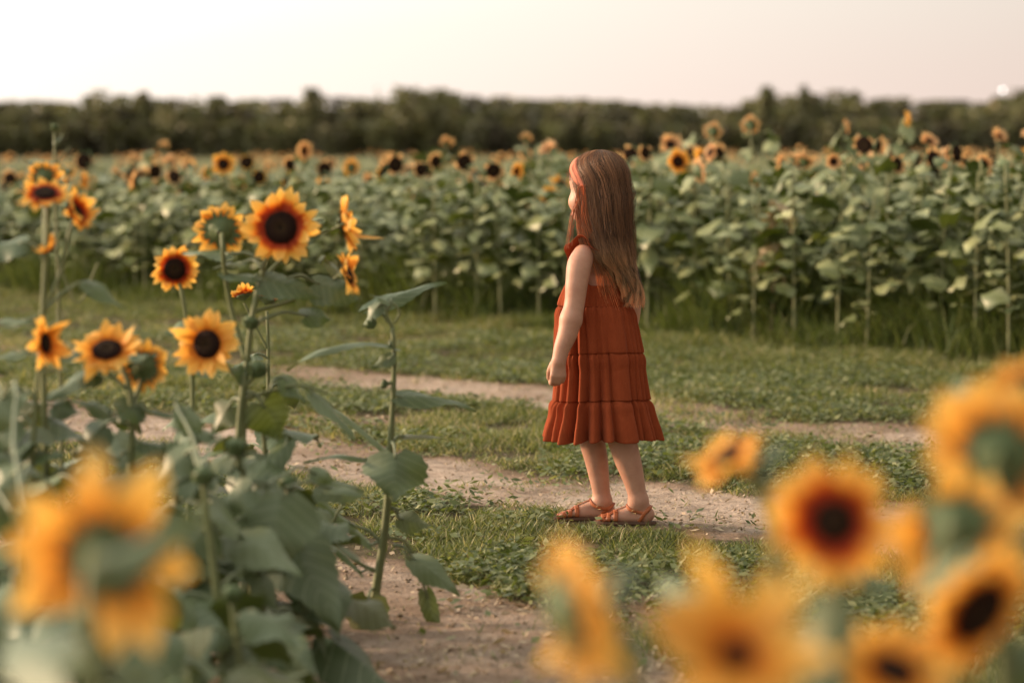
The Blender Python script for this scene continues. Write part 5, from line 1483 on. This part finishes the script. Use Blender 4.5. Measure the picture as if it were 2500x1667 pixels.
# named blooms of the front rows: px, py, radius px, kind, facing, label
def edgeY(px, s0=15.5): return s0 / (1 + (px - 1250) / F)
KEY = [
 (545, 400, 30, 'fresh', (.05, -1, .1), 'field sunflower with a full yellow ring, beside the all-black disc above the big red-ringed bloom'),
 (602, 395, 22, 'dark disc', (.1, -1, .1), 'field sunflower with an all-black disc, just right of the full yellow ring'),
 (327, 430, 24, 'dark disc', (.1, -1, .1), 'field sunflower with a black disc and a tuft of yellow above, at left'),
 (378, 417, 26, 'withered', (.6, -1, -.1), 'field sunflower with a half-hidden black disc edged orange at upper left'),
 (453, 468, 20, 'dark disc', (.3, -1, .1), 'field sunflower with a bare black disc lowest among the leaves at left'),
 (632, 432, 22, 'dark disc', (.4, -1, .1), 'field sunflower with a bare slanting black disc above the big red-ringed bloom'),
 (707, 402, 22, 'withered', (.6, -1, .1), 'field sunflower with a slanting black disc left of the raised orange side-on one'),
 (742, 368, 26, 'side', (.85, -.6, 0), 'field sunflower raised above the leaves, peach petals to one side of its black disc'),
 (792, 412, 22, 'dark disc', (.5, -1, .1), 'field sunflower with a black disc below the pale bud right of the raised one'),
 (965, 405, 30, 'withered', (.4, -1, .1), 'field sunflower with a yellow-rimmed slanting black disc, farther of the pair from the girl'),
 (1027, 418, 20, 'dark disc', (.5, -1, .1), 'field sunflower with a bare black disc between the two yellow-rimmed ones'),
 (1133, 400, 30, 'withered', (.45, -1, .1), 'field sunflower with a yellow-rimmed slanting disc, nearest of the pair to the girl\'s head'),
 (1260, 420, 26, 'side', (.8, -.6, 0), 'field sunflower side-on with peach petals just left of the girl\'s forehead'),
 (1283, 487, 26, 'withered', (.45, -1, .1), 'field sunflower low beside the girl\'s face, black disc with ragged yellow petals'),
 (1575, 375, 24, 'withered', (.6, -1, .1), 'field sunflower with a dark tilted disc, first to the right above the girl\'s hair'),
 (1637, 358, 30, 'peach', (.1, -1, .5), 'field sunflower with a peach-pink ring above the large yellow-ringed one right of the girl'),
 (1655, 396, 32, 'fresh', (.3, -1, .1), 'field sunflower with a large yellow ring right of the girl\'s head'),
 (1620, 455, 24, 'dark disc', (.6, -1, .0), 'field sunflower with a slanting black disc beneath the large yellow-ringed one'),
 (1740, 325, 26, 'away', (.3, .9, .3), 'field sunflower seen from behind, orange, at the top of the stack of orange blooms'),
 (1735, 375, 26, 'side', (-.8, -.5, .3), 'field sunflower, peach and side-on, middle of the stack of orange blooms'),
 (1832, 308, 26, 'away', (.2, .9, .3), 'field sunflower held high against the woods, seen from behind'),
 (1840, 445, 28, 'side', (.85, -.5, 0), 'field sunflower seen edge-on with a black disc above the dried brown plant'),
 (1957, 392, 26, 'dark disc', (.5, -1, .1), 'field sunflower with a faded grey-brown disc right of centre in the right rows'),
 (2035, 395, 22, 'fresh', (.0, -1, .1), 'field sunflower, small round pale ring with a dark centre in the right rows'),
 (2190, 400, 28, 'withered', (.7, -.9, .1), 'field sunflower with black disc and orange petals on its left, in the right rows'),
 (2280, 430, 30, 'dark disc', (.6, -1, -.1), 'field sunflower with the largest bare black slanting disc at right'),
 (2335, 378, 26, 'dark disc', (.8, -.8, .1), 'field sunflower with a bare grey-brown disc seen nearly side-on at the far right'),
 (2400, 408, 32, 'fresh', (.4, -1, .2), 'field sunflower at the far right with a crown of yellow petals over its grey-brown disc'),
 (2213, 292, 26, 'side', (.95, -.2, 0), 'field sunflower held highest against the woods at right, bright yellow and edge-on'),
 (2065, 312, 20, 'side', (.9, -.2, .2), 'field sunflower, small and orange, held above the rows right of centre'),
 (400, 363, 16, 'peach', (.2, .5, 1), 'small orange field bloom sticking up alone against the woods at left'),
 (1090, 355, 20, 'peach', (.1, .6, 1), 'yellow field bloom against the woods above the leaves left of the girl'),
 (205, 395, 24, 'dark disc', (.0, -1, .1), 'field sunflower with a pale olive disc against the woods at far left'),
 (1285, 345, 17, 'peach', (.2, .6, .8), 'small pink-orange field bloom against the woods left of the girl\'s head'),
 (2440, 340, 24, 'peach', (.2, -.6, .8), 'peach field bloom at the far right against the woods'),
 (1890, 620, 0, 'dry', None, None),
]
used = []
kidx = {}
for j, (px, py, Rp, kd, nr, lb) in enumerate(KEY):
    if kd == 'dry': continue
    Yp = edgeY(px) + .3 + 1.2 * fr.random() + (2.5 if py < 370 else 0)
    w = P(px, py, Yp)
    cands = [i for i, p in enumerate(protos) if p[0] == kd]
    pi = cands[j % len(cands)]; kd_, h, ms, mf, hdm, top = protos[pi]
    sc = w[2] / h
    Rm = Rp * Yp / F; Rn = {'dark disc': .066, 'fresh': .088, 'withered': .076, 'away': .080, 'side': .085, 'peach': .075}[kd]
    rot = fr.random() * 6.28
    n_ = unit(nr)
    tx = np.array([top[0] * math.cos(rot) - top[1] * math.sin(rot), top[0] * math.sin(rot) + top[1] * math.cos(rot)]) * sc
    x, y = w[0] - tx[0] - n_[0] * .03, Yp - tx[1] - n_[1] * .03
    field_plant(pi, x, y, rot, sc, lb, n_, None, max(.6, Rm / Rn), GF)
    used.append((x, y))
# rows run along the tracks; s = distance across
rows_ = []; outer = []
rowi = 0
s0 = 15.35
while s0 < 27:
    t = -30.0
    while t < 30:
        # along the row: direction (1,-1)/sqrt2
        ss = s0 + fr.normal(0, .10); x = t / math.sqrt(2) + ss / 2; y = -t / math.sqrt(2) + ss / 2
        if y > 8 and abs(x) < .216 * y + .25: rows_.append((x, y))
        elif y > 8 and abs(x) < .216 * y + 1.8: outer.append((x, y))
        t += .20 + .12 * fr.random()
    s0 += .62; rowi += 1
rows_ = np.array(rows_); dist = rows_[:, 0] + rows_[:, 1]
order = np.argsort(dist + .15 * fr.normal(size=len(dist)))
rows_ = rows_[order]
NIND = 300 - len(used)
wts = {'leafy': .56, 'dark disc': .13, 'fresh': .015, 'withered': .10, 'away': .06, 'side': .07, 'peach': .08, 'bud': .08}
def pick(rng, front):
    r = rng.random(); acc = 0
    ks = list(wts)
    for k in ks:
        acc += wts[k] * (1 if k != 'leafy' else 1)
        if r < acc: break
    if front and k != 'leafy' and rng.random() < .70: k = 'leafy'
    c = [i for i, p in enumerate(protos) if p[0] == k]
    return int(c[rng.integers(len(c))])
nind = 0; rest = []
for x, y in rows_:
    if nind >= NIND: rest.append((x, y)); continue
    if any((x - a) ** 2 + (y - b) ** 2 < .012 for a, b in used): continue
    front = (x + y) < 16.3
    pi = pick(fr, front)
    ht = 1.01 + .11 * (x / 3) + .05 * fr.normal()
    ht = np.clip(ht - .16 * fr.random() ** 3 - (.14 * fr.random() if protos[pi][0] == 'leafy' else 0) + (.06 if protos[pi][0] in ('peach', 'bud') else 0), .7, 1.36)
    field_plant(pi, x, y, fr.random() * 6.28, ht / protos[pi][1], auto_label(protos[pi][0], x, y)); nind += 1
# everything behind: one mass of plants
def merge(mats, specs, label):
    pass
far = []
s0 = 27.0
for x, y in rest + outer: far.append((x, y))
while s0 < 75:
    n = int(20 * (s0 * .25) / .45 ** 2 * .10 * 1.2)
    t = fr.uniform(-1, 1, n)
    y = s0 + fr.uniform(0, 2.0, n); x = t * (.24 * y + 1.0)
    far += list(zip(x, y)); s0 += 2.0
far = np.array(far)
lod = []
for i in range(6):
    mf = MB(); h = 1.0
    rngl = np.random.default_rng(900 + i); a = 0
    for k in range(11):
        z = .45 + .5 * k / 11; a += 2.4; d = np.array([math.cos(a), math.sin(a), 0]); L = .17
        pb = np.array([0, 0, z]) + d * .07; tp = pb + d * .14 - UPV * .07 * rngl.random()
        leaf(mf, pb, tp, UPV, .14, .12, .15, .0, rngl, nt=4, teeth=0)
    mf.tube([(0, 0, 0), (.01, 0, .5), (0, 0, 1.0)], [.010, .009, .006], 4, (0, .5, .9), cap=False)
    lv_ = mf.data()
    hp = MB()
    if i != 0:
        R = .07 if i % 2 else .08; n_ = 9
        nn = dirn('dark disc' if i % 2 else 'peach', rngl); q = Vector(tuple(unit(nn))).to_track_quat('Z', 'Y').to_matrix(); q = np.array(q)
        pm = petals_mb(R, R * .5, n_, rngl, .3, 0, .15, .15, 1, 3); V, Q, T, A_ = pm.data()
        hp.add(V @ q.T + [0, 0, 1.02], Q, T, A_)
        dm_ = disc_mb(R * .52, .2, 8, 3, rngl); V, Q, T, A_ = dm_.data(); dsk = (V @ q.T + [0, 0, 1.02], Q, T, A_)
    lod.append((lv_, hp.data() if hp.n else None, dsk if i != 0 else None))
fm, fp, fd_ = MB(), MB(), MB()
for x, y in far:
    k = int(fr.integers(6)); sc = (1.0 + .05 * (x / (.2 * y)) + .04 * fr.normal()); ro = fr.random() * 6.28; c_, s_ = math.cos(ro), math.sin(ro)
    Rz = np.array([[c_, -s_, 0], [s_, c_, 0], [0, 0, 1]])
    V, Q, T, A_ = lod[k][0]; fm.add(V @ Rz.T * [1, 1, sc] + [x, y, 0], Q, T, A_)
    if lod[k][1] is not None and fr.random() < .09:
        V, Q, T, A_ = lod[k][1]; fp.add((V - [0, 0, 1.02]) + [x, y, 1.02 * sc], Q, T, A_)
        V, Q, T, A_ = lod[k][2]; fd_.add((V - [0, 0, 1.02]) + [x, y, 1.02 * sc], Q, T, A_)
fx = fm.build('distant_sunflowers', M['leaf_field'])
tag(fx, 'mass of small sunflower plants filling the field from the nearer rows to the woods', 'sunflower field', kind='stuff')
fp.build('petals', M['petal_peach'], fx); fd_.build('seed_disc', M['disc'], fx)

# dried brown plant in the front row
Y = edgeY(1885) + .05; w = P(1885, 620, Y)
dp = empty('dried_plant', (w[0], Y, 0), 'dried brown plant with shrivelled tan leaves at the front of the rows', 'dried plant')
mb = MB(); mb.tube(spline([(0, 0, 0), (.01, 0, .4), (-.01, 0, .84)], 8), np.linspace(.011, .006, 8), 6, (0, .5, .5)); mb.build('stem', M['dry_leaf'], dp)
mb = MB()
for k in range(24):
    a = fr.random() * 6.28; z = .45 + .40 * fr.random(); d = np.array([math.cos(a), math.sin(a), 0]); L = .17 * (.7 + .6 * fr.random())
    pb = np.array([0, 0, z]) + d * .07 * fr.random(); leaf(mb, pb, pb + d * L * .5 - UPV * L * .7, d + UPV * .2, L * .42, .25, .5, .25, fr, nt=8, teeth=.05)
mb.build('foliage', M['dry_leaf'], dp)

# tall grass and weeds along the foot of the rows
tg_ = MB(); n = 150000
t = fr.uniform(-5, 5, n); ss = 15.1 + fr.gamma(2.0, .32, n); x = t / math.sqrt(2) + ss / 2 - 7.6; x = fr.uniform(-5.6, 3.9, n); y = ss - x
k = (np.abs(x) < .216 * y + 1.0); x, y, ss = x[k], y[k], ss[k]; n = len(x)
hh = (.10 + .50 * fr.random(n) ** 1.5) * (.35 + 1.1 * sstep(.3, .75, fbm(x * 1.2 + 7, y * 1.2, 3))) * (.8 + .6 * sstep(0, 2.5, x))
keep = fr.random(n) < np.clip(fbm(x * 1.8, y * 1.8 + 30, 3) * 1.6 - .35, .08, 1); x, y, hh = x[keep], y[keep], hh[keep]; n = len(x)
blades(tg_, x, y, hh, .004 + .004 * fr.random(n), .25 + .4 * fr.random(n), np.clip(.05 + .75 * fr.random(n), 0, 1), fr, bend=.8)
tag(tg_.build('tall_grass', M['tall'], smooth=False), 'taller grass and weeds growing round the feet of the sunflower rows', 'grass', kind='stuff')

# ------------------------------------------------------------------ woods on the horizon
wr_ = np.random.default_rng(31)
sky_x = [-300, 0, 100, 200, 250, 310, 335, 360, 390, 420, 470, 540, 640, 740, 765, 800, 860, 930, 980, 1050, 1150, 1250, 1350, 1450, 1550, 1650, 1720, 1800, 1845, 1870, 1900, 1940, 1965, 2000, 2060, 2130, 2200, 2280, 2310, 2400, 2480, 2560, 2800]
sky_y = [250, 256, 258, 256, 238, 246, 256, 240, 254, 247, 258, 247, 257, 246, 234, 250, 246, 254, 229, 232, 240, 250, 252, 252, 260, 268, 270, 262, 245, 226, 246, 244, 224, 240, 233, 248, 246, 264, 250, 262, 236, 240, 250]
DW = 430.0
def crown(mb, cx, cy, zb, zt, r, n, rng, tone):
    # clumps of leaf-sprays through a lumpy crown
    lob = [(rng.normal(0, .38, 3) * [r, r, (zt - zb) * .28], r * (.35 + .3 * rng.random())) for _ in range(9)]
    c = np.array([cx, cy, (zb + zt) / 2]); 
    pts = []
    for _ in range(n):
        l = lob[rng.integers(9)]; d = unit(rng.normal(0, 1, 3)); pts.append(c + l[0] + d * l[1] * (.6 + .4 * rng.random()) * [1, 1, min(1.6, (zt - zb) / (2.2 * r))])
    pts = np.array(pts); q0, q1 = np.percentile(pts[:, 2], [3, 93]); pts[:, 2] = zb + np.clip((pts[:, 2] - q0) / (q1 - q0), -.02, 1.03 + .03 * rng.random()) * (zt - zb - .3)
    a = rng.normal(0, 1, (n, 3)); a /= np.linalg.norm(a, axis=1)[:, None]; b = np.cross(a, rng.normal(0, 1, (n, 3))); b /= np.linalg.norm(b, axis=1)[:, None]
    sz = (.3 + .4 * rng.random(n))[:, None]
    V = np.stack([pts - a * sz, pts - b * sz * .7, pts + a * sz, pts + b * sz * .7], 1)
    A_ = np.zeros((n, 4, 3)); A_[:, :, 0] = 1; A_[:, :, 2] = np.clip(tone + .22 * rng.normal(0, 1, n), 0, 1)[:, None]
    mb.add(V.reshape(-1, 3), np.arange(n)[:, None] * 4 + np.array([[0, 1, 2, 3]]), None, A_.reshape(-1, 3))
wm_ = MB()
def ztop(px, D): return P(px, float(np.interp(px, sky_x, sky_y)) - 9, D)[2]
for row_, D in enumerate((DW + 18, DW + 8, DW, DW - 8)):
    px = -1500.0
    while px < 4000:
        step = 38 + 40 * wr_.random(); D_ = D + wr_.normal(0, 2)
        zt = (ztop(px, D_) + (0 if -100 < px < 2600 else wr_.normal(0, .6))) * (1.0, .95, .82, .6)[row_] * (.95 + .05 * wr_.random())
        c = P(px, 300, D_); r = step * D_ / F * .62
        crown(wm_, c[0], D_, .0 if row_ > 1 else zt * .25, zt, max(3.0, r), 640, wr_, .40 + .25 * wr_.normal())
        px += step
for k in range(250):
    D_ = DW + 14 - 20 * wr_.random(); px = -1520 + 5550 * k / 250; c = P(px, 300, D_)
    crown(wm_, c[0], D_, -.3, 4.5 + 2 * wr_.random(), 3.0, 200, wr_, .3)
tag(wm_.build('far_woodland', M['wood_leaf'], smooth=False), 'dark olive belt of woodland along the horizon behind the field', 'woodland', kind='stuff')
for px, rpx, lb in [(985, 48, 'broad round-topped tree that stands highest at the middle of the far woods'), (1060, 45, 'wide tree just right of the highest round-topped one in the far woods'), (252, 30, 'rounded tree rising at left in the far woods'),
                    (360, 16, 'narrow pointed tree right of the rounded one at left in the far woods'), (765, 18, 'small peaked tree left of the highest round-topped one in the far woods'), (1868, 15, 'slim spire-topped tree right of the girl, leftmost of two in the far woods'),
                    (1963, 17, 'slim spire-topped tree right of the girl, rightmost of two in the far woods'), (2490, 50, 'large tree at the right edge of the far woods')]:
    D_ = DW - 11; c = P(px, 300, D_); zt = ztop(px, D_) * 1.02
    t_ = empty('tree', (c[0], D_, 0), lb, 'tree', 'trees of the far woods'); o_ = np.array([c[0], D_, 0])
    mb = MB(); r = rpx * D_ / F
    crown(mb, c[0], D_, zt * .30, zt, r, 380, wr_, .4); 
    if rpx < 20:
        n = 60; zz_ = zt * .7 + zt * .3 * wr_.random(n); rr_ = r * .5 * (1 - (zz_ - zt * .7) / (zt * .3))
        for z_, q_ in zip(zz_, rr_): mb.tube([[c[0] + wr_.normal() * q_, D_, z_], [c[0] + wr_.normal() * q_, D_, z_ + .5]], .25, 3, (1, 0, .35))
    mb.build('crown', M['wood_leaf'], t_, smooth=False, off=o_)
    mb = MB(); mb.tube(spline([(0, 0, 0), (.1, 0, zt * .3), (0, 0, zt * .75)], 6), np.linspace(.35, .1, 6), 7); mb.build('trunk', M['bark'], t_)
# small bright lamp far off above the trees
m, t, b, o = mat_new('lamp light'); b.inputs['Base Color'].default_value = (1, 1, 1, 1); b.inputs['Emission Color'].default_value = (1, .99, .95, 1); b.inputs['Emission Strength'].default_value = 6
w = P(2448, 221, 1200.0); mb = MB()
th_ = np.linspace(0, 2 * np.pi, 16, endpoint=False); ph_ = np.linspace(.02, np.pi - .02, 9)
mb.grid(np.array([[[math.sin(p_) * math.cos(a), math.sin(p_) * math.sin(a), math.cos(p_)] for a in th_] for p_ in ph_]) * .5, np.zeros((144, 3)), close=True)
mo = mb.build('distant_light', m); mo.location = tuple(w)
tag(mo, 'small bright white point of light low in the sky above the trees at right', 'light')
